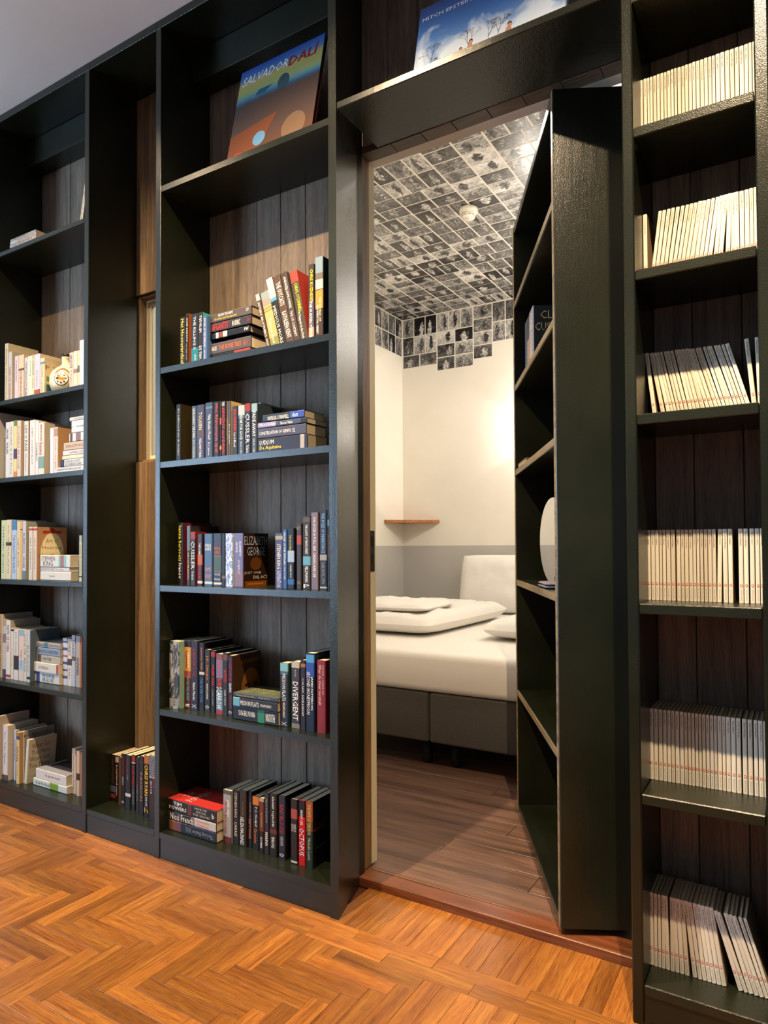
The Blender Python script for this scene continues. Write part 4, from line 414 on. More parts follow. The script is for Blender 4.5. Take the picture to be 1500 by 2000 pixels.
 {'kind': 's', 's': 2, 'x': -2.7383, 'w': 0.1984, 'z': 1.002, 't': 0.018, 'd': 0.042, 'c': 'd8d0c8', 'tx': [('RODDY DOYLE', '9c98a0', 0.03, 0.48, 0, 0.5), ('The Guts', 'd8b0a0', 0.52, 0.8, 0, 0.4)], 'label': 'thin white paperback with grey lettering in the middle of its pile'},
 {'kind': 's', 's': 2, 'x': -2.7362, 'w': 0.209, 'z': 0.9655, 't': 0.036, 'd': 0.04, 'c': 'e0d8cc', 'tx': [('Novelist', 'a89c8c', 0.3, 0.48, 0, 0.2)], 'label': 'white hardback at the bottom of its pile with cream page edges'},
 {'kind': 'u', 's': 2, 'x': -2.4672, 't': 0.0161, 'h': 0.1849, 'd': 0.035, 'a': 0.0, 'c': 'c8ccb8', 'pt': [(0, 0.15, 'a8b8b8'), (0.88, 0.91, '303030')], 'tx': [('PETER BUWALDA', '8c8c7c', 0.2, 0.85, 0, 0.4)], 'label': 'slim pale green book standing alone against the right panel'},
 {'kind': 'u', 's': 1, 'x': -3.0523, 't': 0.0236, 'h': 0.2803, 'd': 0.045, 'a': 0.0, 'c': 'd8ccb4', 'side': 'b8ac9c', 'tx': [('HET STERKE VERHAAL', 'a88880', 0.3, 0.9, 0, 0.3)], 'label': 'tall cream book at the far left with a wide greyish cover side'},
 {'kind': 'u', 's': 1, 'x': -3.0272, 't': 0.0247, 'h': 0.2593, 'd': 0.045, 'a': 0.0, 'c': 'c4b8ac', 'pt': [(0, 0.12, 'b89c7c'), (0.25, 0.4, '8c7488'), (0.85, 1, '4c4450')], 'label': 'book with a faded floral spine, left of the red-lettered white one'},
 {'kind': 'u', 's': 1, 'x': -3.0007, 't': 0.033, 'h': 0.2555, 'd': 0.045, 'a': 0.0, 'c': 'dcd6c8', 'side': 'b0aca6', 'tx': [('FORSYTH', '2c2824', 0.08, 0.24, 0, 0.6), ('DE COBRA', 'd0302c', 0.28, 0.54, 0, 0.7)], 'pt': [(0.93, 0.98, 'b83030')], 'label': 'white book with bold red and black capitals and a big grey cover'},
 {'kind': 'u', 's': 1, 'x': -2.9627, 't': 0.0193, 'h': 0.2235, 'd': 0.045, 'a': 0.0, 'c': 'd8d0bc', 'pt': [(0.02, 0.06, '2c2824')], 'tx': [('Portnoy', '8c8478', 0.4, 0.75, 0, 0.3)], 'label': 'slim cream book with a small black square at its top'},
 {'kind': 'u', 's': 1, 'x': -2.9403, 't': 0.0346, 'h': 0.2198, 'd': 0.045, 'a': 0.0, 'c': 'd8d0c4', 'side': 'a8a49c', 'pt': [(0.52, 0.8, '3c2c28')], 'tx': [('John Grisham', '8cc0b8', 0.05, 0.5, 0, 0.4)], 'label': 'cream paperback with pale teal script above a dark brown picture'},
 {'kind': 'u', 's': 1, 'x': -2.9014, 't': 0.038, 'h': 0.2196, 'd': 0.045, 'a': 0.0, 'c': 'dcc4b8', 'pt': [(0, 0.12, '8cb4cc'), (0.6, 0.8, 'a8c8dc')], 'tx': [('Tango Foire', 'd07c84', 0.38, 0.75, 0, 0.4)], 'label': 'peach and light blue paperback with rosy script'},
 {'kind': 'u', 's': 1, 'x': -2.861, 't': 0.0169, 'h': 0.2207, 'd': 0.045, 'a': 0.0, 'c': 'd8d0b8', 'tx': [('OUT OF TIME', '302c28', 0.08, 0.48, 0, 0.5), ('BRAM KLOET', '302c28', 0.54, 0.82, 0, 0.5)], 'label': 'slim cream paperback with small black capitals, before the blue-grey one'},
 {'kind': 'u', 's': 1, 'x': -2.8405, 't': 0.021, 'h': 0.2212, 'd': 0.045, 'a': 0.0, 'c': 'c0c8d0', 'side': '5c6c78', 'tx': [('De Kracht', '788894', 0.3, 0.8, 0, 0.4)], 'pt': [(0.9, 0.95, '303038')], 'label': 'blue-grey white paperback left of the pile of lying books'},
 {'kind': 's', 's': 1, 'x': -2.8189, 'w': 0.1704, 'z': 0.674, 't': 0.0215, 'd': 0.075, 'c': 'a8a09a', 'pt': [(0.32, 0.5, '3c7c94')], 'tx': [('Ruth Rendell', '80787c', 0.06, 0.3, 0, 0.5), ('The Keys To The Street', '807878', 0.54, 0.95, 0, 0.5)], 'label': 'grey-beige paperback with a teal square, top of the mixed pale pile'},
 {'kind': 's', 's': 1, 'x': -2.8116, 'w': 0.1631, 'z': 0.642, 't': 0.0315, 'd': 0.075, 'c': '8c98a8', 'tx': [('RENATE DORRESTEIN', '5c6478', 0.05, 0.9, 0, 0.4)], 'label': 'blue-grey paperback second from top of the mixed pale pile'},
 {'kind': 's', 's': 1, 'x': -2.8126, 'w': 0.1641, 'z': 0.6115, 't': 0.03, 'd': 0.075, 'c': 'b4aa98', 'pt': [(0.02, 0.18, '5c4c40')], 'tx': [('DE BUTCHER', '6c6458', 0.25, 0.62, 0, 0.4)], 'label': 'sand coloured paperback in the middle of the mixed pale pile'},
 {'kind': 's', 's': 1, 'x': -2.8189, 'w': 0.1704, 'z': 0.5705, 't': 0.0405, 'd': 0.065, 'c': 'dcd4c4', 'pt': [(0.93, 1, 'b82c28')], 'tx': [('DE TWEELING', 'cc9084', 0.2, 0.6, 0, 0.3)], 'label': 'round-backed white hardback with a red end band'},
 {'kind': 's', 's': 1, 'x': -2.8189, 'w': 0.1704, 'z': 0.5265, 't': 0.0435, 'd': 0.07, 'c': 'd4d0c8', 'pt': [(0.06, 0.2, '2c3c7c')], 'tx': [('THE CROW GIRL', '344888', 0.3, 0.82, 0.2, 0.35), ('ERIK AXL SUND', '5c5c60', 0.32, 0.78, -0.2, 0.35)], 'label': 'white book with a dark blue bird blot, lowest of the mixed pale pile'},
 {'kind': 'u', 's': 1, 'x': -2.6475, 't': 0.0303, 'h': 0.196, 'd': 0.085, 'a': 0.0, 'c': 'd4d0d4', 'pt': [(0.06, 0.1, '444c88'), (0.2, 0.26, '444c88'), (0.36, 0.4, 'b04848'), (0.5, 0.56, '444c88'), (0.66, 0.7, '444c88'), (0.8, 0.86, '444c88')], 'label': 'white paperback with blue and red patterned spine right of the pile'},
 {'kind': 'u', 's': 1, 'x': -2.6146, 't': 0.0279, 'h': 0.1932, 'd': 0.085, 'a': 0.0, 'c': 'dcd4c4', 'pt': [(0.42, 0.56, '4c4030')], 'tx': [('KENNEDY', '7c786c', 0.03, 0.35, 0, 0.6), ('Alibi', 'd08078', 0.6, 0.85, 0, 0.4)], 'label': 'cream paperback with a dark oval picture halfway down'},
 {'kind': 'u', 's': 1, 'x': -2.5863, 't': 0.023, 'h': 0.2119, 'd': 0.085, 'a': 0.0, 'c': 'b8bccc', 'pt': [(0.42, 0.5, '705c58')], 'tx': [('TOLKIEN', '686c80', 0.08, 0.42, 0, 0.6)], 'label': 'lilac-blue paperback with grey capitals near the right panel'},
 {'kind': 'u', 's': 1, 'x': -2.5584, 't': 0.0282, 'h': 0.2102, 'd': 0.085, 'a': 0.0, 'c': 'b4a498', 'tx': [('ANNABEL', '28241f', 0.42, 0.78, 0, 0.6)], 'label': 'taupe paperback with bold dark capitals, second from the right panel'},
 {'kind': 'u', 's': 1, 'x': -2.5275, 't': 0.0088, 'h': 0.2091, 'd': 0.085, 'a': 0.0, 'c': 'b86c50', 'label': 'thin orange-red book touching the right panel'},
 {'kind': 'u', 's': 0, 'x': -3.0005, 't': 0.0157, 'h': 0.2751, 'd': 0.006, 'a': 0.0, 'c': 'cfc4b0', 'side': 'b8aca0', 'top': '6c2028', 'label': 'tall cream hardback with a dark red top edge, far left on the bottom shelf'},
 {'kind': 'u', 's': 0, 'x': -2.9844, 't': 0.0417, 'h': 0.2362, 'd': 0.0226, 'a': 0.0, 'c': 'd8d0cc', 'side': 'cfc8bc', 'pt': [(0.9, 1, '584c44')], 'tx': [('Sprout', 'cc8c8c', 0.12, 0.25, 0, 0.3), ('Yoko Ogawa', 'a89c98', 0.3, 0.7, 0, 0.4)], 'label': 'thick white book with a grass picture at its foot'},
 {'kind': 'u', 's': 0, 'x': -2.9296, 't': 0.0132, 'h': 0.2163, 'd': 0.0432, 'a': 0.0, 'c': 'c4c8d4', 'tx': [('Hoe word je', '3c5494', 0.2, 0.6, 0, 0.6)], 'label': 'thin white book with blue lettering, left of the gold-topped one'},
 {'kind': 'u', 's': 0, 'x': -2.8804, 't': 0.021, 'h': 0.2182, 'd': 0.0247, 'a': 0.0, 'c': 'd8bc88', 'pt': [(0, 0.07, 'b07828'), (0.07, 0.14, '344884')], 'side': 'b88c54', 'tx': [('ISRAEL', '4c3c30', 0.28, 0.58, 0, 0.5), ('A. B. Yehoshua', 'a08c6c', 0.62, 0.85, 0, 0.25)], 'label': 'pale tan book with gold and navy bands at its top'},
 {'kind': 'u', 's': 0, 'x': -2.859, 't': 0.008, 'h': 0.2199, 'd': 0.0413, 'a': 0.0, 'c': 'cfc8c0', 'side': '9c9890', 'stx': [('DE Kleurrijke', '1c1814', 0.0, 0.9, 0.06, 0.12)], 'label': 'tall thin white book with black headline on its cover, behind the quote book'},
 {'kind': 'u', 's': 0, 'x': -2.8505, 't': 0.0175, 'h': 0.1888, 'd': 0.0419, 'a': 0.096, 'c': 'd8d0b8', 'side': 'cfc4a8', 'stx': [('What Got', '4c463c', 0.12, 0.78, 0.1, 0.22), ('You Here', '4c463c', 0.12, 0.78, 0.25, 0.37), ('Wont Get', '4c463c', 0.06, 0.78, 0.4, 0.52), ('You There', '4c463c', 0.06, 0.78, 0.55, 0.67)], 'label': 'cream paperback whose cover carries four large dark serif lines'},
 {'kind': 's', 's': 0, 'x': -2.7924, 'w': 0.211, 'z': 0.1215, 't': 0.0405, 'd': 0.06, 'c': 'dcd2c8', 'top': 'a8a8ac', 'art': 'dusk', 'tx': [('De gestolen wereld', 'cc7060', 0.32, 0.8, 0, 0.35)], 'label': 'white book with red script lying on top of the bamboo one'},
 {'kind': 's', 's': 0, 'x': -2.8028, 'w': 0.2339, 'z': 0.0925, 't': 0.0285, 'd': 0.055, 'c': 'd4d4c8', 'pt': [(0.5, 0.75, '7ca028')], 'tx': [('Break Not Break', '7c8078', 0.08, 0.5, 0, 0.4)], 'label': 'white book with a green bamboo band lying on the bottom shelf'},
 {'kind': 'u', 's': 0, 'x': -2.5679, 't': 0.0263, 'h': 0.184, 'd': 0.0756, 'a': 0.0, 'c': 'cfb8a0', 'tx': [('Restored Year, Year, McGhee', '5c5048', 0.15, 0.9, 0, 0.35)], 'label': 'blush paperback with small dark serif lettering near the right panel'},
 {'kind': 'u', 's': 0, 'x': -2.5273, 't': 0.0193, 'h': 0.1814, 'd': 0.0687, 'a': 0.0, 'c': 'cfb49c', 'pt': [(0.5, 0.65, '3c2418')], 'label': 'blush paperback with a dark brown oval, second from the right panel'},
 {'kind': 'u', 's': 0, 'x': -2.5076, 't': 0.0125, 'h': 0.1799, 'd': 0.0727, 'a': 0.0, 'c': 'b07858', 'label': 'thin rust coloured book touching the right panel on the bottom shelf'},
]
LITTLE = [('E1', 5, 0.1, [(-0.3239, 0.0095, 0.0), (-0.3127, 0.0079, 0.0), (-0.3036, 0.0048, 0.0), (-0.2976, 0.0061, 0.0), (-0.2903, 0.0074, 0.0), (-0.2816, 0.007, 0.0), (-0.2734, 0.007, 0.0), (-0.2652, 0.006, 0.0), (-0.258, 0.0076, 0.0), (-0.2492, 0.0062, 0.0), (-0.2418, 0.0062, 0.0), (-0.2344, 0.0074, 0.0), (-0.2258, 0.0068, 0.0), (-0.2178, 0.007, 0.0), (-0.2096, 0.007, 0.0), (-0.2014, 0.007, 0.0), (-0.1932, 0.0075, 0.0), (-0.1845, 0.0078, 0.0), (-0.1755, 0.0074, 0.0), (-0.1669, 0.0068, 0.0), (-0.1589, 0.0067, 0.0), (-0.151, 0.0088, 0.0), (-0.141, 0.0084, 0.0), (-0.1313, 0.0093, 0.0), (-0.1208, 0.0086, 0.0), (-0.111, 0.0085, 0.0), (-0.1013, 0.0088, 0.0), (-0.0913, 0.0078, 0.0), (-0.0823, 0.0061, 0.0), (-0.075, 0.0073, 0.0)]), ('E2', 4, 0.1, [(-0.3179, 0.0095, 0.0), (-0.3029, 0.0075, 0.127), (-0.2941, 0.0082, 0.128), (-0.2846, 0.0081, 0.134), (-0.2753, 0.008, 0.138), (-0.2659, 0.0087, 0.143), (-0.256, 0.0079, 0.151), (-0.2467, 0.0076, 0.156), (-0.2378, 0.0085, 0.156), (-0.228, 0.0082, 0.154), (-0.2185, 0.0095, 0.153), (-0.2077, 0.0087, 0.144), (-0.1977, 0.0087, 0.14), (-0.1877, 0.0075, 0.141), (-0.1789, 0.0095, 0.142), (-0.1646, 0.0092, 0.104), (-0.1542, 0.0095, 0.094), (-0.1376, 0.0095, 0.046), (-0.1263, 0.0094, 0.029), (-0.1157, 0.0087, 0.0), (-0.1058, 0.0092, 0.0), (-0.0954, 0.0088, 0.0), (-0.0854, 0.0075, 0.0), (-0.0768, 0.0073, 0.0)]), ('E3', 3, 0.12, [(-0.3029, 0.0095, -0.109), (-0.2822, 0.0095, -0.167), (-0.2686, 0.0084, -0.194), (-0.2588, 0.0063, -0.205), (-0.2512, 0.006, -0.204), (-0.2438, 0.0062, -0.197), (-0.2362, 0.0077, -0.207), (-0.2271, 0.0077, -0.209), (-0.218, 0.0076, -0.201), (-0.209, 0.0069, -0.214), (-0.2007, 0.0075, -0.22), (-0.1917, 0.0095, -0.228), (-0.1793, 0.0077, -0.262), (-0.17, 0.0079, -0.273), (-0.1606, 0.0082, -0.269), (-0.1508, 0.0061, -0.283), (-0.1433, 0.0065, -0.271), (-0.1353, 0.0077, -0.27), (-0.1261, 0.0063, -0.293), (-0.1182, 0.0065, -0.279), (-0.1102, 0.0063, -0.284), (-0.1024, 0.0059, -0.279), (-0.0951, 0.0068, -0.273), (-0.0867, 0.0095, -0.087), (-0.0753, 0.0073, -0.028)]), ('E4', 2, 0.12, [(-0.3207, 0.0072, 0.0), (-0.3123, 0.0088, 0.0), (-0.3023, 0.008, 0.0), (-0.2931, 0.0061, 0.0), (-0.2858, 0.0077, 0.0), (-0.2769, 0.009, 0.0), (-0.2667, 0.0095, 0.0), (-0.254, 0.0087, 0.0), (-0.2442, 0.0075, 0.0), (-0.2355, 0.0079, 0.0), (-0.2264, 0.0078, 0.0), (-0.2174, 0.0071, 0.0), (-0.2091, 0.0062, 0.0), (-0.2018, 0.0072, 0.0), (-0.1933, 0.0076, 0.0), (-0.1845, 0.0078, 0.0), (-0.1755, 0.008, 0.0), (-0.1664, 0.0095, 0.021), (-0.1527, 0.0095, 0.0), (-0.142, 0.0095, 0.0), (-0.1201, 0.0093, 0.0), (-0.1096, 0.0095, 0.0), (-0.0971, 0.0095, 0.0), (-0.0859, 0.0087, 0.0), (-0.0761, 0.0073, 0.0)]), ('E5', 1, 0.12, [(-0.3208, 0.0083, 0.0), (-0.3113, 0.0095, 0.0), (-0.3004, 0.0091, 0.0), (-0.2901, 0.0081, 0.0), (-0.2808, 0.0081, 0.0), (-0.2716, 0.008, 0.0), (-0.2624, 0.0091, 0.0), (-0.2521, 0.0086, 0.0), (-0.2423, 0.0072, 0.0), (-0.2339, 0.0067, 0.0), (-0.2261, 0.0066, 0.0), (-0.2182, 0.0066, 0.0), (-0.2104, 0.0061, 0.0), (-0.2031, 0.0076, 0.0), (-0.1943, 0.0071, 0.0), (-0.186, 0.0073, 0.0), (-0.1775, 0.0064, 0.0), (-0.1699, 0.0089, 0.0), (-0.1598, 0.0065, 0.0), (-0.1521, 0.0094, 0.0), (-0.1414, 0.0094, 0.0), (-0.1309, 0.0095, 0.0), (-0.1183, 0.0095, 0.0), (-0.107, 0.0095, 0.0), (-0.095, 0.0082, 0.0), (-0.0856, 0.0088, 0.0), (-0.0756, 0.0073, 0.0)]), ('E6', 0, 0.088, [(-0.3218, 0.0095, 0.0), (-0.3112, 0.0076, 0.0), (-0.3024, 0.0071, 0.0), (-0.2941, 0.0082, 0.0), (-0.2848, 0.0086, -0.021), (-0.275, 0.0095, 0.0), (-0.264, 0.0086, -0.036), (-0.2541, 0.0095, -0.046), (-0.2432, 0.0095, -0.057), (-0.2267, 0.0095, -0.104), (-0.2153, 0.0085, -0.116), (-0.2056, 0.0091, -0.116), (-0.1952, 0.0084, -0.123), (-0.1856, 0.0083, -0.134), (-0.176, 0.0093, -0.141), (-0.1655, 0.0095, -0.148), (-0.1318, 0.0095, -0.291), (-0.1203, 0.0075, -0.314), (-0.1111, 0.0094, -0.292), (-0.1, 0.0088, -0.299), (-0.0896, 0.0083, -0.312), (-0.0796, 0.0073, -0.302), (-0.0707, 0.0069, -0.293)])]

# ================================================================== THE SETTING
ZC = 3.02
SH = [.092, .526, .965, 1.406, 1.745, 2.083, 2.405]
def struct(name, b, loc=(0, 0, 0)): return tag(b.build(name, None, loc), kind='structure')
FL = struct('floor', MB().box(-6.5, 2.2, -4.6, .23, -.12, -.006, plain('4a220a', .6)))
CE = struct('ceiling', MB().box(-6.5, 2.2, -4.6, .24, ZC, ZC + .08, M_CEIL))
# partition wall between the rooms, with the doorway and the small inside window
b = MB()
for x0, x1, z0, z1 in ((-6.5, -3.09, -.1, 3.1), (-3.09, -2.366, -.1, 3.1), (-2.366, -1.978, -.1, 1.452), (-2.366, -1.978, 2.16, 3.1), (-1.978, -1.262, -.1, 3.1), (-1.262, -.30, 2.45, 3.1), (-.30, 2.2, -.1, 3.1)):
    b.box(x0, x1, .252, .33, z0, z1, M_WALLW)
struct('wall_front', b)
# bedroom shell
BF = struct('floor', MB().box(-2.95, .6, .29, 3.45, -.12, .008, plain('20150f', .7)))
BC = struct('ceiling', MB().box(-2.95, .6, .33, 3.45, 3.03, 3.1, M_WALLW))
def twotone(name, fn): # white above, grey below 1.105
    b = MB(); fn(b, .0, 1.105, M_WALLG); fn(b, 1.105, 3.04, M_WALLW); return struct(name, b)
twotone('wall_left', lambda b, a, c, m: b.box(-2.95, -2.87, .33, 3.36, a, c, m))
twotone('wall_back', lambda b, a, c, m: b.box(-2.95, .6, 3.36, 3.44, a, c, m))
twotone('wall_right', lambda b, a, c, m: b.box(.5, .58, .33, 3.36, a, c, m))

# --- herringbone parquet: blocks .2525 x .0505, two border rows along the bookcase
PW, PL = .0505, .2525
_pl = {}
def block_mesh(l, w):
    k = (round(l, 3), round(w, 3))
    if k not in _pl:
        t = MB().cbox(-l / 2 + .0003, l / 2 - .0003, -w / 2 + .0003, w / 2 - .0003, -.006, 0, M_OAK, .0006)
        me = bpy.data.meshes.new('floor_block'); me.from_pydata(t.v, [], t.f); me.materials.append(M_OAK); me.update(); _pl[k] = me
    return _pl[k]
blocks = []
def put(x0, x1, y0, y1):
    if x1 - x0 < .004 or y1 - y0 < .004: return
    l, w, r = (x1 - x0, y1 - y0, 0)
    horiz = getattr(put, 'h', True)
    if not horiz: l, w, r = y1 - y0, x1 - x0, math.pi / 2
    blocks.append(((x0 + x1) / 2, (y0 + y1) / 2, l, w, r))
X0, Y0 = -1.839, -.111
for i in range(-60, 60):
    for j in range(0, 46):                      # rows downwards from the border
        v = (i + j + 5) % 10
        y1 = Y0 - j * PW; x = X0 + i * PW
        if v == 0: put.h = True; put(x, x + PL, y1 - PW, y1)
        elif v == 5: put.h = False; put(x, x + PW, y1 - PL, y1)
        elif v > 5 and j == 0: put.h = False; put(x, x + PW, y1 - (10 - v) * PW, y1)
put.h = True
for k in range(-14, 12):
    put(-1.087 + k * PL, -1.087 + (k + 1) * PL, -.0605, -.0115)
    put(-.963 + k * PL, -.963 + (k + 1) * PL, -.111, -.0605)
    if -1.30 + k * PL < -1.2: put(-1.30 + k * PL, min(-1.2, -1.30 + (k + 1) * PL), -.0115, .02)
put.h = False
for k in range(17): put(-1.17 + k * .0525 - .03, -1.17 + (k + 1) * .0525 - .03, -.0115, .206)
F_ = fw; 
def pix(x, y, z):
    d = Vector((x, y + 1.65681, z - 1.1)); q = d.dot(fw)
    return (750 + 1327.7 * d.dot(ri) / q, 1039.5 - 1327.7 * d.dot(u_) / q) if q > .2 else (9e9, 9e9)
near, rest = [], []
for q in blocks:
    if q[0] < -4.6 or q[0] > 1.4 or q[1] < -2.2: continue
    p = pix(q[0], q[1], 0)
    (near if -60 < p[0] < 1560 and 1500 < p[1] < 2090 else rest).append(q)
near.sort(key=lambda q: (pix(q[0], q[1], 0)[1] < 2020, -q[1]), reverse=True)
rest += near[298:]; near = near[:298]
for cx, cy, l, w, r in near:
    o = link('floor_block', block_mesh(l, w), FL, (cx, cy, random.uniform(-.0005, .0002))); o.rotation_euler = (0, 0, r)
b = MB()
for cx, cy, l, w, r in rest:
    if r: l, w = w, l
    b.box(cx - l / 2 + .0003, cx + l / 2 - .0003, cy - w / 2 + .0003, cy + w / 2 - .0003, -.006, 0, M_OAK, 'b')
tag(b.build('floor_blocks', FL), kind='stuff')
# --- dark boards of the bedroom floor
yy = .292; k = 0
while yy < 3.36:
    w = .118; x = -2.87 - (.37 * k % .9)
    while x < .5:
        x2 = x + 1.25; a, c = max(x, -2.87), min(x2, .5)
        if c - a > .03 and (yy < 1.9): board('floor_board', a + .0008, c - .0008, yy + .0008, yy + w - .0008, .008, .0165, M_DARKOAK, BF, .001)
        x = x2
    yy += w; k += 1
# --- threshold and door linings
T1 = tag(bpy.data.objects.new('trim_1', None), kind='structure'); C.objects.link(T1)
board('threshold', -1.255, -.345, .205, .289, -.004, .027, M_MERBAU, T1, .002)
board('seal_strip', -1.24, -.60, .268, .2715, .0272, .0292, plain('9a948a', .3, .5, .8), T1, 0)
T2 = tag(bpy.data.objects.new('trim_2', None), kind='structure'); C.objects.link(T2)
board('side_lining', -1.262, -1.242, .2375, .2905, .03, 2.42, M_JAMB, T2)
board('side_lining', -.335, -.318, .2375, .2905, .03, 2.42, M_JAMB, T2)
xs = [-1.262, -1.125, -1.013, -.905, -.787, -.676, -.56, -.45, -.318]
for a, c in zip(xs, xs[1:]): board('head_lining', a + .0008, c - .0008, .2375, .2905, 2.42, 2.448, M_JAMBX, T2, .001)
T3 = tag(bpy.data.objects.new('trim_3', None), kind='structure'); C.objects.link(T3)
board('white_lining', -1.262, -1.2485, .2915, .334, .0275, 2.42, M_CREAM, T3, .001)
board('white_lining', -1.262, -.30, .2915, .334, 2.42, 2.448, plain('d8d4cc', .5), T3, .001)
board('white_lining', -.325, -.30, .2915, .334, .0275, 2.42, M_CREAM, T3, .001)
b = MB(); b.cbox(-1.2484, -1.2465, .294, .324, 1.015, 1.155, plain('55504a', .35, .5, .9), .0008); b.box(-1.2466, -1.2462, .300, .316, 1.10, 1.135, plain('1a1512', .6)); b.box(-1.2466, -1.2462, .302, .314, 1.035, 1.075, plain('1a1512', .6))
b.build('strike_plate', T3)

# --- black and white prints glued to bedroom ceiling and walls
def plate_mesh(w, h):
    me = bpy.data.meshes.new('photo_print'); t = MB().box(-w / 2, w / 2, -h / 2, h / 2, 0, .0008, M_PHOTO)
    me.from_pydata(t.v, [], t.f); me.materials.append(M_PHOTO)
    uv = me.uv_layers.new(name='UVMap')
    for li, lp in enumerate(me.loops):
        v = me.vertices[lp.vertex_index].co; uv.data[li].uv = (v.x / w + .5, v.y / h + .5)
    me.update(); return me
PHL = plate_mesh(.1525, .0985); PHP = plate_mesh(.0985, .1485)
def print_at(me, loc, rot, parent):
    o = link('photo_print', me, parent, loc); o.rotation_euler = rot; return o
rnd = random.Random(5); cnt = 0; flip = math.pi
XB = -2.866
xx = XB; col = 0
while xx < -.5:
    y = 3.352; 
    while y > .36:
        portrait = rnd.random() < .33
        if col % 7 == 1 or col % 7 == 4: portrait = rnd.random() < .15
        items = [(xx + .054 + .1085 * q, PHP) for q in range(3)] if portrait else [(xx + .081 + .163 * q, PHL) for q in range(2)]
        hh = .1565 if portrait else .1065
        for cx_, me in items:
            cy_ = y - hh / 2 + rnd.uniform(-.0012, .0012)
            p = pix(cx_, cy_, 3.03)
            vis = 640 < p[0] < 1260 and 60 < p[1] < 690 and (cx_ < -.45) and cy_ > .95 and not (p[0] > 1120 and p[1] > 210)
            if vis and cnt < 290: print_at(me, (cx_, cy_, 3.0298), (flip, 0, rnd.uniform(-.006, .006) + (flip if rnd.random() < .5 else 0)), BC); cnt += 1
        y -= hh
    xx += .3265; col += 1
WBK = bpy.data.objects['wall_back']; WLF = bpy.data.objects['wall_left']
def wp(x0, x1, z0, z1): # on the back wall
    me = PHL if (x1 - x0) > .13 else PHP
    print_at(me, ((x0 + x1) / 2, 3.3598, (z0 + z1) / 2), (math.pi / 2, 0, rnd.uniform(-.004, .004)), WBK)
X1 = -2.864
for r, zt in ((0, 3.028), (1, 2.872)):
    for q in range(3): wp(X1 + .108 * q, X1 + .108 * (q + 1), zt - .155, zt)
for q in range(2): wp(X1 + .163 * q, X1 + .163 * (q + 1), 2.612, 2.716)
X2 = X1 + .326
for q in range(3): wp(X2 + .108 * q, X2 + .108 * (q + 1), 2.873, 3.028)
for r in range(3):
    for q in range(2): wp(X2 + .163 * q, X2 + .163 * (q + 1), 2.766 - .1065 * r, 2.87 - .1065 * r)
X3 = X2 + .327
for r in range(4): wp(X3, X3 + .163, 2.921 - .1065 * r, 3.026 - .1065 * r)
X4 = X3 + .164
for r in range(2):
    for q in range(4): wp(X4 + .108 * q, X4 + .108 * (q + 1), 2.871 - .1565 * r, 3.026 - .1565 * r)
for r in range(2):
    for q in range(7):
        y = 3.352 - .054 - .15 * q
        me = PHL if q > 1 and r == 1 else PHP
        o = print_at(PHP, (-2.8698, 3.352 - .054 - .1085 * q, 2.95 - .157 * r), (math.pi / 2, 0, math.pi / 2), WLF)

# ================================================================== BOOKCASES
PK = .1135; PX = -1.929
def planks(parent, x0, x1, z0, z1, y=.235, mt=None):
    board('dark_gap_sheet', x0 - .0002, x1 + .0002, y + .0142, y + .0162, z0, z1, plain('0c0a08', .8), parent, 0)  # added dark sheet, stops light leaks and keeps the plank gaps dark
    k = math.floor((x0 - PX) / PK)
    while PX + k * PK < x1 - .002:
        a, c = max(x0, PX + k * PK) + .0009, min(x1, PX + (k + 1) * PK) - .0009
        k += 1
        if c - a < .006: continue
        dy = random.uniform(0, .0016)
        board('back_plank', a, c, y + dy, y + dy + .0125, z0, z1, mt or M_PLANK, parent, .0014)
def shelf(parent, x0, x1, z, t=.021, y0=.0, y1=.2348, name='shelf'): board(name, x0 + .0004, x1 - .0004, y0, y1, z - t, z, M_GREEN, parent, .0022)
def rail(parent, x0, x1): board('back_rail', x0 + .0005, x1 - .0005, .152, .2348, 2.868, 2.9877, M_GREEN, parent, .002)
def plinth(parent, x0, x1): board('plinth', x0, x1, .0025, .0225, .0004, .071, M_GREEN, parent, .0015)
TOPZ = 2.988
# left wide bay
A = thing('bookcase', 'dark green bookcase bay filled with mostly white books at the far left', 'bookcase', (-2.74, .12, 0))
board('side_panel', -3.085, -3.056, 0, .2515, 0, TOPZ, M_GREEN, A); board('side_panel', -2.3905, -2.3635, -.001, .2515, 0, TOPZ, M_GREEN, A)
plinth(A, -3.056, -2.391); planks(A, -3.056, -2.391, .01, 2.987); rail(A, -3.056, -2.391)
for i, z in enumerate(SH):
    if i != 5: shelf(A, -3.056, -2.391, z)
board('top_board', -3.085, -2.3635, -.0005, .2348, TOPZ + .0003, 3.0195, M_GREEN, A)
# narrow bay with the inside window
N = thing('bookcase', 'narrow dark green bookcase bay with one low row of black books and a small window', 'bookcase', (-2.17, .12, 0))
plinth(N, -2.363, -1.975); shelf(N, -2.363, -1.975, SH[0])
board('top_board', -2.363, -1.975, -.0005, .2348, TOPZ + .0003, 3.0195, M_GREEN, N)
planks(N, -2.363, -1.975, .01, 1.455, .2225, M_CPLANK); planks(N, -2.363, -1.975, 2.157, 2.987, .2225, M_CPLANK)
WN = thing('window_1', None, None, (-2.17, .27, 1.46)); WN['kind'] = 'structure'
for q in (('reveal', -2.3625, -2.354, .2355, .272, 1.456, 2.156), ('reveal', -1.985, -1.976, .2355, .272, 1.456, 2.156), ('reveal', -2.354, -1.985, .2355, .272, 1.456, 1.466), ('reveal', -2.354, -1.985, .2355, .272, 2.146, 2.156)):
    board(q[0], *q[1:], M_JAMB, WN, .001)
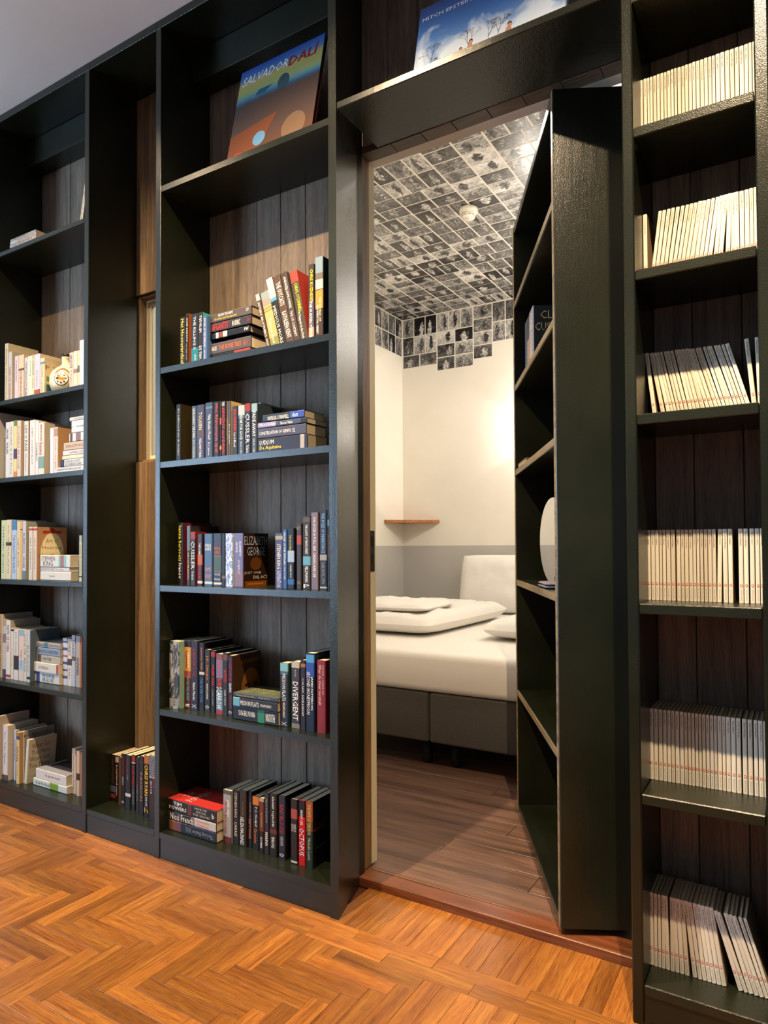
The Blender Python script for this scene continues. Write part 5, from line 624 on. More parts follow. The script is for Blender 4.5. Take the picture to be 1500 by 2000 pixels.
for q in ((-2.3537, -2.335, .273, .297, 1.467, 2.145), (-2.004, -1.9853, .273, .297, 1.467, 2.145), (-2.335, -2.004, .273, .297, 1.467, 1.487), (-2.335, -2.004, .273, .297, 2.125, 2.145)): board('frame', *q, M_CREAM, WN, .001)
gl = NT('window_glass'); gl.b.inputs['Transmission Weight'].default_value = 1; gl.b.inputs['Roughness'].default_value = .02; gl.b.inputs['IOR'].default_value = 1.45
board('pane', -2.335, -2.004, .284, .287, 1.487, 2.125, gl.m, WN, 0)
# middle wide bay
B_ = thing('bookcase', 'dark green bookcase bay of black paperbacks directly left of the doorway', 'bookcase', (-1.57, .12, 0))
board('side_panel', -1.975, -1.9485, -.001, .2515, 0, TOPZ, M_GREEN, B_)
b = MB(); b.prism([(-1.2025, -.001), (-1.1735, -.001), (-1.2355, .205), (-1.2355, .2365), (-1.2435, .2365), (-1.2435, .205), (-1.2025, .07)], 0, TOPZ, M_GREEN)
b.build('side_panel', B_)
plinth(B_, -1.948, -1.203); planks(B_, -1.948, -1.2445, .01, 2.987); rail(B_, -1.948, -1.2445)
for i, z in enumerate(SH):
    if i != 5:
        t = MB(); x0, x1 = -1.9481, -1.2029
        t.prism([(x0, .0), (x1, .0), (x1, .069), (-1.2442, .2043), (-1.2442, .2347), (x0, .2347)], z - .021, z, M_GREEN)
        t.build('shelf', B_)
board('top_board', -1.975, -1.174, -.0005, .2348, TOPZ + .0003, 3.0195, M_GREEN, B_)
# over the doorway
H = thing('bookcase', 'dark green overdoor shelf bay carrying one wide photo book', 'bookcase', (-.76, .12, 2.42))
t = MB(); t.cbox(-1.1725, -.3445, 0, .2348, 2.4205, 2.443, M_GREEN, .0022); t.build('shelf', H)
planks(H, -1.235, -.345, 2.4435, 2.987); board('top_board', -1.173, -.345, -.0005, .2348, TOPZ + .0003, 3.0195, M_GREEN, H)
# right bay
E_ = thing('bookcase', 'dark green bookcase bay of thin cream paperbacks at the right of the doorway', 'bookcase', (-.19, .12, 0))
board('side_panel', -.3443, -.319, -.001, .2515, 0, TOPZ, M_GREEN, E_, .003); board('side_panel', -.0677, -.0405, -.001, .2515, 0, TOPZ, M_GREEN, E_, .003)
plinth(E_, -.319, -.068); planks(E_, -.319, -.068, .01, 2.987)
for z in SH: shelf(E_, -.319, -.068, z, .024)
board('top_board', -.3443, -.0405, -.0005, .2348, TOPZ + .0003, 3.0195, M_GREEN, E_)
# next bay, mostly outside the picture
G_ = thing('bookcase', 'dark green bookcase bay cut off by the right edge of the picture', 'bookcase', (.1, .12, 0))
board('side_panel', .26, .285, 0, .2515, 0, TOPZ, M_GREEN, G_); planks(G_, -.0402, .26, .01, 2.987); plinth(G_, -.0402, .26)
for z in SH: shelf(G_, -.0402, .26, z)
# the hidden door: a bookcase swung into the bedroom
DA = math.atan2(.8828, -.4698)
D = thing('door_bookcase', 'dark green bookcase on hinges swung open into the bedroom as a hidden door', 'bookcase', (-.575, .209, .045), DA)
def dboard(name, x0, x1, y0, y1, z0, z1, m=None, c=.002):
    t = MB(); t.cbox(x0, x1, y0, y1, z0, z1, m or M_GREEN, c); return t.build(name, D, (0, 0, 0), local=True)
DH = 2.345; DDp = -.228
dboard('side_panel', 0, .027, DDp, 0, 0, DH); dboard('side_panel', .838, .865, DDp, 0, 0, DH)
dboard('back_panel', .027, .838, DDp, DDp + .012, 0, DH); dboard('top_board', .0275, .8375, DDp + .0125, -.0004, DH - .024, DH); dboard('bottom_board', .0275, .8375, DDp + .0125, -.0004, 0, .026)
for z in SH[1:6]:
    o = dboard('shelf', .0275, .8375, DDp + .0125, -.002, z - .045 - .022, z - .045)
    dboard('shelf_edge', .0275, .8375, -.0018, .0, z - .045 - .022, z - .045, M_DOORSHELF, .0003)
dboard('edge_strip', .838, .865, .0002, .0012, 0, DH, M_DOORSHELF, .0003); dboard('edge_strip', .002, .025, .0002, .0012, 0, DH, M_DOORSHELF, .0003)

# ================================================================== BOOKS
ROW = {('A', 6): 'uppermost left shelf', ('A', 4): 'left bay, second row down', ('A', 3): 'left bay, third row down', ('A', 2): 'left bay, fourth row down', ('A', 1): 'left bay, fifth row down', ('A', 0): 'left bay, bottom row'}
def bay(x): return 'A' if x < -2.39 else 'C' if x < -1.96 else 'B'
def cover_mesh(t, h, D_, c, side, pt=(), wornm=0, left=None, hard=False):
    b = MB(); mc = M_WORN1 if wornm == 1 else M_WORN2 if wornm == 2 else plain(c)
    ms = plain(side or c); ml = plain(left or side or c); q = .0011
    cuts = sorted({0., 1.} | {f for p in pt for f in p[:2]})
    r = min(.0025, t * .22)
    for f0, f1 in zip(cuts, cuts[1:]):
        m = mc
        for p in pt:
            if p[0] - 1e-6 <= f0 and f1 <= p[1] + 1e-6: m = plain(p[2])
        z0, z1 = h * (1 - f1), h * (1 - f0)
        # slightly rounded spine
        P_ = [(0, r), (r * .3, r * .3), (r, 0), (t - r, 0), (t - r * .3, r * .3), (t, r)]
        vs = [(x, y, z) for z in (z0, z1) for x, y in P_]; fs = [(i, i + 1, i + 7, i + 6) for i in range(5)]
        b.add(vs, fs, m)
    P2 = [(0, r), (r * .3, r * .3), (r, 0), (t - r, 0), (t - r * .3, r * .3), (t, r), (t - q, r + q), (q, r + q)]
    for z in (0, h): b.add([(x, y, z) for x, y in P2], [tuple(range(8))], mc)
    b.box(0, q, r, D_, 0, h, ml, 'f'); b.box(t - q, t, r, D_, 0, h, ms, 'f')
    return b
ART = {'dusk': [('r', '3a2c28', .35, .98, .1, .98), ('r', '7c6050', .3, .5, .2, .9)],
       'glow': [('r', '7c4410', .08, .92, .9, 1), ('e', '5c3410', .28, .72, .45, .7), ('r', 'a86418', .2, .8, .94, .97)],
       'warm': [('e', '7c4a20', .3, .98, .25, .95), ('e', '2a180c', .42, .6, .5, .56), ('e', '2a180c', .74, .9, .5, .56), ('r', '5c3c14', .3, .95, .1, .16)],
       'ember': [('r', '5c2410', .0, .45, .42, .45), ('r', '4a1c0c', .2, .5, .36, .38), ('r', '184c40', .1, .55, .7, .72)],
       'field': [('r', '4c7470', .08, .8, .5, .64), ('r', 'b0a05c', .08, .8, .64, .72), ('r', '34585c', .08, .8, .72, .92)],
       'arch': [('e', 'd4c69c', .12, .9, .1, 1.0), ('r', '98301c', .2, .82, .07, .12), ('e', '98301c', .42, .6, .02, .12)]}
def make_book(o, name, label, loc, rot=(0, 0, 0)):
    t, h = o['t'], o['h']; lim = (.2205 if bay(loc[0]) == 'C' else .2335) - o['d']
    D_ = min(o.get('deep', .128 if h < .2 else .14), lim)
    root = bpy.data.objects.new(name, None); C.objects.link(root); root.empty_display_size = .03
    root.location = loc; root.rotation_euler = rot; tag(root, label, 'book', o.get('group'))
    side = o.get('side') or o.get('top')
    cover_mesh(t, h, D_, o['c'], side, o.get('pt', ()), o.get('worn', 0)).build('cover', root, local=True)
    MB().box(.0013, t - .0013, .004, D_ - .0025, .0012, h - .0012, M_PAGE).build('page_block', root, local=True)
    b = MB(); e = -.0004
    for tx in o.get('tx', ()):
        s, c, f0, f1, off, hf = tx[:6]; mode = tx[6] if len(tx) > 6 else 'v'; m = plain(c, .5)
        za, zb = h * (1 - f0), h * (1 - f1); cx = t / 2 + off * t; hh = hf * t
        if mode == 'v': write(b, s, lambda u, v: (cx + (v - .5) * hh, e, za + (zb - za) * u), m)
        elif mode == 'r': write(b, s, lambda u, v: (cx - (v - .5) * hh, e, zb + (za - zb) * u), m)
        else: write(b, s, lambda u, v: (t * (.12 + .76 * u), e, zb + (za - zb) * v), m)
        b.build('title', root, local=True); b = MB()
    if o.get('stripes'):
        for k in range(12):
            z = h * (1 - .03 - .026 * k)
            b.add([(t * .05 + t * .9 * i / 8, e, z + .0022 * math.sin(i * 1.4 + k * .5) + d) for d in (0, .0024) for i in range(9)], [(i, i + 1, i + 10, i + 9) for i in range(8)], plain('1c1815'))
    if b.v: b.build('spine_print', root, local=True)
    b = MB(); sx = t + .0003
    for kind, c, u0, u1, v0, v1 in ART.get(o.get('art'), ()):
        fn = lambda u, v: (sx, D_ * (u0 + (u1 - u0) * u), h * (1 - min(1, v1)) + h * (min(1, v1) - v0) * v)
        if kind == 'e': ell(b, fn, plain(c))
        else: b.add([fn(0, 0), fn(1, 0), fn(1, 1), fn(0, 1)], [(0, 1, 2, 3)], plain(c))
        sx += .0001
    for s, c, u0, u1, v0, v1 in o.get('stx', ()):
        w_ = MB(); write(w_, s, lambda u, v: (sx + .0001, D_ * (u0 + (u1 - u0) * u), h * (1 - v1) + h * (v1 - v0) * v), plain(c, .5)); w_.build('cover_lettering', root, local=True)
    if b.v: b.build('cover_print', root, local=True)
    return root
import colorsys
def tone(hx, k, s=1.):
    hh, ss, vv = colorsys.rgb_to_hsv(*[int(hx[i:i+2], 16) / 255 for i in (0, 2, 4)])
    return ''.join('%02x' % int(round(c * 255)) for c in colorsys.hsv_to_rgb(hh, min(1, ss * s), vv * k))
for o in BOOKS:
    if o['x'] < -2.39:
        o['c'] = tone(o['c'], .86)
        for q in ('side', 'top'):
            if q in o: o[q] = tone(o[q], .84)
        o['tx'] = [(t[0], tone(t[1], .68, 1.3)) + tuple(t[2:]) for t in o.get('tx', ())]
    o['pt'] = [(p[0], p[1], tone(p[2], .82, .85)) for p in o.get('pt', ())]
GR = {'A': 'books in the left bay', 'C': 'black paperbacks in the narrow bay', 'B': 'paperbacks in the bay left of the doorway'}
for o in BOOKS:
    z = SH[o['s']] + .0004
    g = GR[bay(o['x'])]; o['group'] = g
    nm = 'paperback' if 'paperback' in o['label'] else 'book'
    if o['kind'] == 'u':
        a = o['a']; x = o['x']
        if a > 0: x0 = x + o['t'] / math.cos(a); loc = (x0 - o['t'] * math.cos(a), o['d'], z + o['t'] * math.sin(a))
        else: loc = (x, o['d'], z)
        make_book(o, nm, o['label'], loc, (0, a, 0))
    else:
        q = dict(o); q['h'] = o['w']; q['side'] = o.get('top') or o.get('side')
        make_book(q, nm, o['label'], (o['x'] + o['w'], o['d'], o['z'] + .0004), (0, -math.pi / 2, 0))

# thin cream paperbacks of the right bay: one built per thickness and title, then copied
TITLES = ['Truman Capote', 'F. Scott Fitzgerald', 'Italo Calvino', 'Jorge Luis Borges', 'Carson McCullers', 'Vladimir Nabokov', 'Samuel Beckett']
CREAMC = ['ddd3be', 'd6cbb4', 'e2dac8']
_lm = {}
def little_parts(t, k):
    t = round(t * 2000) / 2000
    if (t, k) not in _lm:
        h = .172; D_ = .111
        def me(b, n):
            m = bpy.data.meshes.new(n); m.from_pydata(b.v, [], b.f)
            for q in b.mats: m.materials.append(q)
            m.polygons.foreach_set('material_index', b.mi); m.update(); return m
        cv = me(cover_mesh(t, h, D_, CREAMC[k % 3], 'a08a68'), 'cover')
        pg = me(MB().box(.0012, t - .0012, .003, D_ - .002, .001, h - .001, M_PAGE), 'page_block')
        b = MB(); s = TITLES[k % 7]; L = .0022 * len(s); hh = t * .42
        write(b, s, lambda u, v: (t / 2 + (v - .5) * hh, -.0004, h - .008 - L * u), M_INK)
        write(b, 'PENGUIN CLASSICS', lambda u, v: (t / 2 + (v - .5) * hh * .7, -.0004, .031 - .026 * u), M_FAINT)
        b.build_logo = None
        ti = me(b, 'title')
        lg = MB(); r = .0034 if t > .006 else .0026; zc = .0405
        ell(lg, lambda u, v: (t / 2 + (u - .5) * r * 1.5, -.0004, zc + (v - .5) * r * 2.1), M_ORANGE)
        ell(lg, lambda u, v: (t / 2 + (u - .5) * r * .62, -.0006, zc + (v - .5) * r * 1.25), plain('f2eee6'), 10)
        _lm[(t, k)] = (cv, pg, ti, me(lg, 'logo'))
    return _lm[(t, k)]
RN = {'E1': 'top', 'E2': 'second', 'E3': 'third', 'E4': 'fourth', 'E5': 'fifth', 'E6': 'lowest'}
ORD = 'first second third fourth fifth sixth seventh eighth ninth tenth eleventh twelfth thirteenth fourteenth fifteenth sixteenth seventeenth eighteenth nineteenth twentieth twenty-first twenty-second twenty-third twenty-fourth twenty-fifth twenty-sixth twenty-seventh twenty-eighth twenty-ninth thirtieth'.split()
for n_, sh, d, rows in LITTLE:
    zs = SH[sh] + .0004
    for i, (x, t, a) in enumerate(rows):
        t2 = round(t * 2000) / 2000
        if n_ == 'E3' and i == 22: t2 = .0085
        if x + t2 > -.0685 and a == 0: 
            t2 = math.floor((-.0685 - x) * 2000) / 2000
            if t2 < .003: continue
        if x + .172 * math.sin(a) + t2 > -.068: continue
        k = rnd.randrange(7)
        lean = ' leaning' if abs(a) > .05 else ''
        r = bpy.data.objects.new('paperback', None); C.objects.link(r); r.empty_display_size = .02
        r.location = (x, d + rnd.uniform(-.001, .001), zs + (t2 * math.sin(a) if a > 0 else 0)); r.rotation_euler = (0, a, 0)
        tag(r, 'thin cream%s paperback, %s from the left in the %s row of the right bay' % (lean, ORD[i], RN[n_]), 'book', 'thin cream paperbacks in the right bay')
        for nm, me in zip(('cover', 'page_block', 'title', 'logo'), little_parts(t2, k)): link(nm, me, r)

# ---------------- two big books standing face out
def big_book(name, label, x0, x1, y0, z0, hgt, lean, thick, edge, front, prints, coverback):
    r = thing(name, label, 'book', (x0, y0, z0)); r.rotation_euler = (-lean, 0, 0); w = x1 - x0
    b = MB(); b.cbox(0, w, 0, .0025, 0, hgt, front, .0006); b.cbox(0, w, thick - .0025, thick, 0, hgt, coverback, .0006); b.box(0, .002, .002, thick - .002, 0, hgt, coverback); b.build('cover', r, local=True)
    MB().box(.002, w - .004, .0026, thick - .0026, .003, hgt - .003, edge).build('page_block', r, local=True)
    for nm, fn in prints:
        b = MB(); fn(b, w, hgt); b.build(nm, r, local=True)
    return r
def sky_cover():
    n = NT('cloudy_sky_cover'); tc = n.n('ShaderNodeTexCoord'); a = n.n('ShaderNodeTexNoise', i_Scale=9.0, i_Detail=5.0, i_Distortion=.5); n.l(tc.outputs['Object'], a.inputs['Vector'])
    sp = n.n('ShaderNodeSeparateXYZ'); n.l(tc.outputs['Object'], sp.inputs[0])
    base = ramp(n, sp.outputs[2], [(0.0, lin('7fa2c4')), (.14, lin('3f6ea8')), (.24, lin('1f3f78'))])
    mk = n.n('ShaderNodeMath', operation='MULTIPLY_ADD', i_1=-1.3, i_2=.18); n.l(sp.outputs[2], mk.inputs[0])
    ad = n.n('ShaderNodeMath', operation='ADD'); n.l(mk.outputs[0], ad.inputs[0]); n.l(a.outputs[0], ad.inputs[1])
    f = ramp(n, ad.outputs[0], [(.50, (0, 0, 0)), (.66, (1, 1, 1))])
    m = n.n('ShaderNodeMix', data_type='RGBA'); n.l(f, m.inputs[0]); n.l(base, m.inputs[6]); m.inputs[7].default_value = lin('c9d2d8')
    n.l(m.outputs[2], n.b.inputs['Base Color']); n.b.inputs['Roughness'].default_value = .25
    return n.m
def ep_text(b, w, h):
    y = -.0006
    write(b, 'MITCH EPSTEIN', lambda u, v: (.012 + .155 * u, y, h - .052 + .012 * v), plain('e8e6e0'))
    write(b, 'Recreation', lambda u, v: (.172 + .125 * u, y, h - .042 + .030 * v), plain('e0b818'))
    write(b, 'AMERICAN PHOTOGRAPHS 1973-1988', lambda u, v: (.195 + .13 * u, y, h - .053 + .0055 * v), plain('d8dce0'))
def ep_trees(b, w, h):
    rr = random.Random(3); m = plain('4a3a34')
    def br(x, z, a, l, t, dep):
        x2, z2 = x + l * math.cos(a), z + l * math.sin(a); nx, nz = -math.sin(a) * t, math.cos(a) * t
        b.add([(x + nx, -.0003, z + nz), (x - nx, -.0003, z - nz), (x2 - nx * .5, -.0003, z2 - nz * .5), (x2 + nx * .5, -.0003, z2 + nz * .5)], [(0, 1, 2, 3)], m)
        if dep:
            for _ in range(3): br(x2, z2, a + rr.uniform(-.7, .7), l * .68, t * .6, dep - 1)
    for x0 in (.05, .17, .235, .26): br(x0, .005, 1.57 + rr.uniform(-.3, .3), .034, .0010, 4)
def ep_people(b, w, h):
    for x, z, s in ((.071, .03, .009), (.148, .03, .009), (.178, .042, .011), (.29, .045, .012)):
        ell(b, lambda u, v: (x + (u - .5) * s, -.0007, z + (v) * s * 1.15), plain('4a2c1c'))
        ell(b, lambda u, v: (x + (u - .45) * s * .8, -.0008, z - s * .3 + v * s * .95), plain('c08868'))
        ell(b, lambda u, v: (x - s * .2 + (u - .5) * s * 1.4, -.0005, z - s * 2.2 + v * s * 2.2), plain('b87c5c'))
big_book('photo_book', 'wide photo book with a cloudy blue sky cover leaning on the shelf over the doorway', -.928, -.487, .033, 2.4435, .243, .22, .022, M_PAGE, sky_cover(), [('lettering', ep_text), ('cover_trees', ep_trees), ('cover_figures', ep_people)], plain('22406c'))
def art_cover():
    n = NT('banded_art_cover'); tc = n.n('ShaderNodeTexCoord'); sp = n.n('ShaderNodeSeparateXYZ'); n.l(tc.outputs['Object'], sp.inputs[0])
    a = n.n('ShaderNodeTexNoise', i_Scale=14.0, i_Detail=3.0); n.l(tc.outputs['Object'], a.inputs['Vector'])
    ad = n.n('ShaderNodeMath', operation='MULTIPLY_ADD', i_1=.02, i_2=-.01); n.l(a.outputs[0], ad.inputs[0])
    s2 = n.n('ShaderNodeMath', operation='ADD'); n.l(ad.outputs[0], s2.inputs[0]); n.l(sp.outputs[2], s2.inputs[1])
    d = n.n('ShaderNodeMath', operation='DIVIDE', i_1=.386); n.l(s2.outputs[0], d.inputs[0])
    n.l(ramp(n, d.outputs[0], [(0, lin('5c3a24')), (.3, lin('4a3a32')), (.60, lin('3c2f2a')), (.635, lin('1f4a66')), (.68, lin('4c8490')), (.73, lin('8c9a5c')), (.83, lin('a89c54')), (.90, lin('3c6c9c')), (1, lin('1c449c'))]), n.b.inputs['Base Color'])
    n.b.inputs['Roughness'].default_value = .28; return n.m
def art_text(b, w, h):
    y = -.0008
    write(b, 'SALVADOR', lambda u, v: (.014 + .205 * u + .006 * v, y, h - .068 + .036 * v), plain('dfe4ea'))
    write(b, 'DALÍ', lambda u, v: (.221 + .118 * u + .006 * v, y, h - .068 + .046 * v), plain('8c1420'))
    write(b, 'DALÍ', lambda u, v: (.2225 + .118 * u + .006 * v, y - .0001, h - .0685 + .046 * v), plain('8c1420'))
def art_shapes(b, w, h):
    # plain abstract shapes in the cover's colours
    b.add([(x, -.0004, z) for x, z in ((.0, .0), (.13, .0), (.205, .15), (.0, .115))], [(0, 1, 2, 3)], plain('6c3e26'))
    b.add([(x, -.0005, z) for x, z in ((.085, .255), (.13, .255), (.16, .275), (.10, .276))], [(0, 1, 2, 3)], plain('1c5470'))
    ell(b, lambda u, v: (.235 + .10 * u, -.0005, .01 + .105 * v), plain('6c5440'))
    ell(b, lambda u, v: (.11 + .055 * u, -.0006, .04 + .055 * v), plain('5c88a8'))
    ell(b, lambda u, v: (.185 + .05 * u, -.0006, .235 + .06 * v), plain('2c4852'))
    ell(b, lambda u, v: (.02 + .055 * u, -.0006, .002 + .038 * v), plain('a8382c'))
big_book('art_book', 'large art book with blue and yellow banded cover leaning on the uppermost middle shelf', -1.664, -1.298, .036, 2.4055, .386, .21, .016, plain('3a3836'), art_cover(), [('lettering', art_text), ('cover_shapes', art_shapes)], plain('4c1812'))

# ---------------- ceramic jug
J = thing('jug', 'round cream ceramic bottle with a printed round emblem and dark cap', 'bottle', (-2.627, .082, SH[4] + .0004))
prof = [(.030, 0), (.044, .002), (.058, .018), (.0655, .042), (.064, .070), (.055, .092), (.040, .108), (.024, .119), (.0175, .128), (.0168, .150), (.0185, .153), (.0185, .158)]
jm = plain('d9c9a0', .22, .5)
MB().lathe(prof, 0, 0, jm).build('body', J, local=True)
MB().lathe([(.019, .1582), (.0195, .160), (.0195, .168), (.018, .170)], 0, 0, plain('1c1a18', .4)).build('cap', J, local=True)
def onjug(u, v, a0, a1, z0, z1, off=.0006):
    z = z0 + (z1 - z0) * v
    r = .0655
    for (r0, za), (r1, zb) in zip(prof, prof[1:]):
        if za <= z <= zb: r = r0 + (r1 - r0) * (z - za) / (zb - za)
    an = a0 + (a1 - a0) * u
    return ((r + off) * math.cos(an), (r + off) * math.sin(an), z)
b = MB(); ctr = math.radians(-52); 
def disc(b, rr, m, off, dx=0, dz=0, k=24, rings=4, sx=1., sz=1.):
    for q in range(rings):
        r0, r1 = rr * q / rings, rr * (q + 1) / rings
        vs = [onjug(.5, (dz + r * sz * math.sin(2 * math.pi * i / k) + .055) / .16, ctr + (dx + r * sx * math.cos(2 * math.pi * i / k)) / .065 * 2 - 0, ctr + (dx + r * sx * math.cos(2 * math.pi * i / k)) / .065 * 0, 0, .16, off) for r in (r0, r1) for i in range(k)]
        b.add(vs, [(i, (i + 1) % k, k + (i + 1) % k, k + i) for i in range(k)], m)
disc(b, .030, plain('4a3c30'), .0005); disc(b, .0268, plain('e4dac0'), .0009)
for i in range(8):
    an = i * math.pi / 4
    disc(b, .0042, plain('6a5a4a'), .0012, .018 * math.cos(an), .018 * math.sin(an), 10, 1)
disc(b, .0085, plain('c07830'), .0015, .002, -.002, 14, 2, 1.6, .8); disc(b, .006, plain('c07830'), .0015, -.009, .009, 12, 1); disc(b, .0055, plain('3c3a38'), .0016, -.014, .0, 10, 1)
b.build('emblem', J, local=True)
b = MB()
for c_, z_ in (('4c7a58', .098), ('b04a38', .093)):
    k = 14
    b.add([onjug(0, ((z_ - .018 * (abs(i / k - .5) * 2) ** 2) + d) / .16, ctr - .42 + .95 * i / k, 0, 0, .16, .0012) for d in (0, .005) for i in range(k + 1)], [(i, i + 1, k + 2 + i, k + 1 + i) for i in range(k)], plain(c_))
b.build('ribbon', J, local=True)

# ---------------- on the door's shelves
def on_door(x, y, z): return D.matrix_basis @ Vector((x, y, z)) if False else Vector((-.575, .209, .045)) + Matrix.Rotation(DA, 3, 'Z') @ Vector((x, y, z))
def door_book(label, s0, s1, z, h, deep, c, side, tx=(), stx=(), pt=(), off=-.012):
    # spine faces the open side; book local x runs against the door's length so the cover seen is its right board
    o = dict(t=s1 - s0, h=h, d=0, deep=deep, c=c, side=side, tx=tx, stx=stx, pt=pt, group='books on the shelves of the swung door')
    return make_book(o, 'book', label, on_door(s1, off, z - .045 + .0004), (0, 0, DA + math.pi))
door_book('blue spined book at the far end of the swung door shelf', .586, .634, SH[4], .183, .12, '14386c', '14386c', tx=[('STRANGER', '2c7cc8', .3, .95, 0, .6)])
door_book('black and tan book between two blue ones on the swung door shelf', .5355, .5855, SH[4], .183, .12, '1a1614', '1a1614', pt=[(.45, .9, 'a08458')])
door_book('thick book with white and blue dotted spine and dark lettered cover on the swung door', .446, .535, SH[4], .187, .125, '8c94b4', '141e28', tx=[('CLIVE CUSSLER', 'e8e8f0', .05, .95, 0, .5)], stx=[('CLIVE', '8c8c80', .2, .9, .1, .25), ('CUSSLER', '8c8c80', .05, .95, .32, .47)])
fb = bpy.data.objects.new('book', None); C.objects.link(fb); fb.location = on_door(.80, -.004, SH[3] - .045 + .0006); fb.rotation_euler = (0, 0, DA + math.pi)
tag(fb, 'thin pale book lying on the middle shelf of the swung door', 'book')
MB().cbox(0, .20, 0, .13, 0, .0022, plain('9c8c70'), .0005).cbox(0, .20, 0, .13, .0148, .017, plain('9c8c70'), .0005).build('cover', fb, local=True)
MB().box(.002, .197, .002, .127, .0024, .0146, M_PAGE).build('page_block', fb, local=True)
# round mirror on a brass foot
mz = SH[2] - .045 + .0006
mir = thing('mirror', 'round table mirror standing on the swung door shelf reflecting the wall', 'mirror', on_door(.45, -.075, mz), 0)
NM = Vector((-.883, -.47, 0)); yaw = DA + math.pi + math.radians(-90 + 7)
mir.rotation_euler = (0, 0, math.atan2(NM.y, NM.x) + math.radians(7))
def yz_disc(b, r, x0, x1, m, zc, k=48):
    vs = [(x, r * math.cos(2 * math.pi * i / k), zc + r * math.sin(2 * math.pi * i / k)) for x in (x0, x1) for i in range(k)]
    b.add(vs, [tuple(range(k)), tuple(range(k, 2 * k))] + [(i, (i + 1) % k, k + (i + 1) % k, k + i) for i in range(k)], m)
b = MB(); yz_disc(b, .1495, .0, .003, plain('e8e8e8', .02, .5, 1.0), .151); b.build('mirror_glass', mir, local=True)
b = MB(); yz_disc(b, .149, -.008, -.0004, plain('8a6a30', .3, .5, .9), .151); b.build('backing', mir, local=True)
b = MB(); b.cbox(-.022, .02, .018, .058, 0, .0045, plain('9c7a3c', .3, .5, .9), .0012); b.cbox(.0035, .009, .03, .046, .0045, .03, plain('9c7a3c', .3, .5, .9), .001); b.build('foot', mir, local=True)
ct = thing('folded_cloth', 'small folded grey-lilac cloth lying before the round mirror', 'cloth', on_door(.30, -.045, mz + .0002), DA)
def cushion(w, l, h, seed, nx=28, ny=28, pw=3.0, wr=.012, base=0., fr=6.):
    vs = []; fs = []
    for side in (1, -1):
        for j in range(ny + 1):
            for i in range(nx + 1):
                u, v = -1 + 2 * i / nx, -1 + 2 * j / ny
                e = max(0., (1 - abs(u) ** pw)) ** .45 * max(0., (1 - abs(v) ** pw)) ** .45
                x = w / 2 * u * (1 - .035 * abs(v) ** 4); y = l / 2 * v * (1 - .035 * abs(u) ** 4)
                n_ = noise.noise(Vector((x * fr + seed * 7.1, y * fr, seed))) + .5 * noise.noise(Vector((x * fr * 2.7 + seed, y * fr * 1.9, 4.2 + seed)))
                z = base + h / 2 + side * h / 2 * e + (wr * n_ * e if side > 0 else 0)
                vs.append((x, y, z))
    m = (nx + 1) * (ny + 1)
    for s_ in (0, 1):
        for j in range(ny):
            for i in range(nx):
                a = s_ * m + j * (nx + 1) + i; q = (a, a + 1, a + nx + 2, a + nx + 1); fs.append(q if s_ == 0 else q[::-1])
    return vs, fs
for k, (w_, l_, z_) in enumerate(((.15, .08, 0), (.145, .077, .009))):
    vs, fs = cushion(w_, l_, .0095, 3 + k, 14, 14, 6., .0015, z_, 20.)
    MB().add(vs, fs, fabric('lilac_cloth', '7c7688', .95), True).build('fold', ct, local=True)

# ================================================================== BEDROOM
BED = thing('bed', 'wide white box-spring bed with grey-brown upholstered bases', 'bed', (-1.545, 2.3, .0165))
for x0, x1 in ((-2.445, -1.551), (-1.541, -.647)):
    b = MB(); b.cbox(x0, x1, 1.283, 3.30, .15, .388, M_BOX, .012); bs = b.build('box_spring', BED)
    for lx, ly in ((x0 + .06, 1.40), (x1 - .06, 1.40), (x0 + .06, 3.2), (x1 - .06, 3.2)) if x0 < -2 else ((x0 + .09, 1.40), (x1 - .06, 1.40), (x0 + .06, 3.2), (x1 - .06, 3.2)):
        l = MB().lathe([(.022, .0168), (.026, .03), (.028, .1495)], lx, ly, plain('0e0d0c', .5), 20).build('leg', bs, (lx, ly, .0168)); l.location = (lx, ly, .0168)
MS = MB(); bm = bmesh.new(); bmesh.ops.create_grid(bm, x_segments=60, y_segments=60, size=.5)
b = MB(); b.cbox(-2.447, -.645, 1.272, 3.305, .391, .585, M_SHEET, .035); ms = b.build('mattress', BED)
bm.free()
def soft(name, label, cat, w, l, h, loc, rot, seed, **k):
    t = thing(name, label, cat, loc); t.rotation_euler = rot
    vs, fs = cushion(w, l, h, seed, 48, 48, **k)
    MB().add(vs, fs, M_SHEET, True).build('filling', t, local=True); return t
d1 = thing('duvet', 'white folded duvet with a turned-back flap on the left half of the bed', 'duvet', (-2.11, 2.32, .586)); 
vs, fs = cushion(.70, 1.24, .135, 2, 64, 64, 6., .022, 0., 6.); MB().add(vs, fs, M_SHEET, True).build('duvet_cover', d1, local=True)
vs, fs = cushion(.62, .50, .06, 5, 44, 44, 5., .018, 0., 8.); fl = MB().add(vs, fs, M_SHEET, True).build('duvet_flap', d1, local=True); fl.location = (-.06, -.28, .122); fl.rotation_euler = (0, 0, .12)
d2 = thing('duvet', 'white duvet on the right half of the bed, mostly behind the swung door', 'duvet', (-1.10, 2.42, .586)); d2['group'] = 'white duvets on the bed'; d1['group'] = 'white duvets on the bed'
vs, fs = cushion(.80, 1.30, .12, 9, 56, 56, 7., .014, 0., 5.); MB().add(vs, fs, M_SHEET, True).build('duvet_cover', d2, local=True)
soft('pillow', 'white pillow propped upright against the grey wall behind the bed', 'pillow', .66, .44, .13, (-1.94, 3.215, .815), (math.radians(78), 0, 0), 4, pw=4.0, wr=.012, base=-.065)
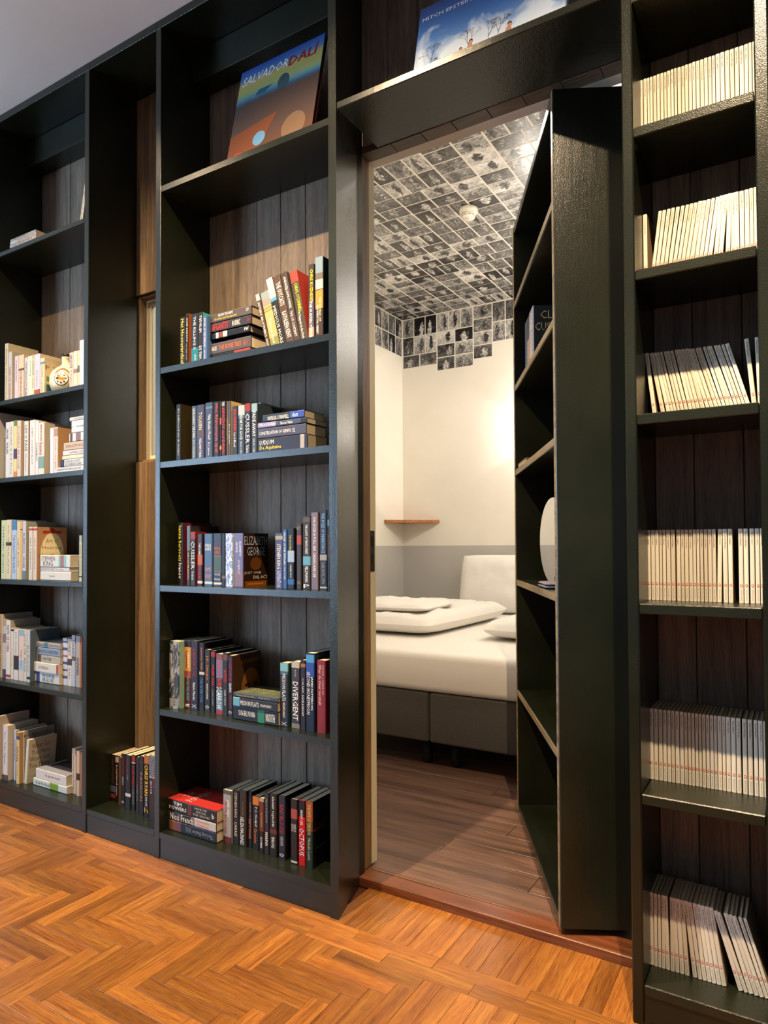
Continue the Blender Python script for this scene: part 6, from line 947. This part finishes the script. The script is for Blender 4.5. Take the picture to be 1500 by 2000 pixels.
0 and soft('pillow', 'second white pillow propped against the wall, hidden by the swung door', 'pillow', .66, .44, .13, (-1.20, 3.215, .815), (math.radians(78), 0, 0), 8, pw=4.0, wr=.012, base=-.065)
# corner shelf
cs = thing('corner_shelf', 'small light wooden shelf fixed in the corner of the bedroom', 'shelf', (-2.865, 3.355, 1.292))
t = MB(); t.prism([(-2.8695, 3.3595), (-2.8695, 3.05), (-2.845, 3.045), (-2.535, 3.325), (-2.527, 3.3595)], 1.292, 1.316, wood('light_beech', ['9c5a2c', 'b87440', 'c88450'], 'X', .45, 1, .1, .1)); t.build('shelf_board', cs)
b = MB(); b.box(-2.869, -2.60, 3.345, 3.3595, 1.27, 1.2918, M_WALLW); b.box(-2.8695, -2.856, 3.09, 3.344, 1.27, 1.2918, M_WALLW); b.build('bracket', cs)
# smoke detector
sd = thing('smoke_detector', 'white smoke detector on the photo covered bedroom ceiling', 'detector', (-1.585, 1.885, 3.0285))
wp_ = plain('e4dccb', .35)
MB().lathe([(.030, -.030), (.050, -.026), (.053, -.020), (.053, -.002), (.050, 0)], 0, 0, wp_).build('base', sd, local=True)
MB().lathe([(.012, -.062), (.026, -.061), (.034, -.056), (.037, -.049), (.037, -.040), (.030, -.0302)], 0, 0, wp_).build('sensor_head', sd, local=True)
b = MB()
for i in range(10):
    a0 = i * math.tau / 10; a1 = a0 + .45
    b.add([(r * math.cos(a), r * math.sin(a), z) for r, z in ((.0376, -.046), (.0376, -.043)) for a in (a0, (a0 + a1) / 2, a1)], [(0, 1, 4, 3), (1, 2, 5, 4)], plain('2a2622'))
b.build('vent_slot', sd, local=True)
MB().lathe([(.004, -.070), (.0085, -.069), (.0085, -.0622)], .008, -.012, wp_, 16).build('test_button', sd, local=True)
wl = thing('wall_lamp', 'small white wall lamp above the bed, hidden behind the swung door', 'lamp', (-1.60, 3.3595, 1.962))
b = MB(); b.cbox(-.035, .035, -.012, -.0002, -.05, .05, wp_, .003); b.build('wall_plate', wl, local=True)
b = MB(); k = 24; b.add([(.0 + dx, -.06 + .042 * math.cos(math.tau * i / k), .042 * math.sin(math.tau * i / k)) for dx in (.0, .075) for i in range(k)], [(i, (i + 1) % k, k + (i + 1) % k, k + i) for i in range(k)] + [tuple(range(k, 2 * k))], wp_, True); b.build('shade', wl, local=True)
for o in list(bpy.data.objects):
    if '_w' in o: del o['_w']
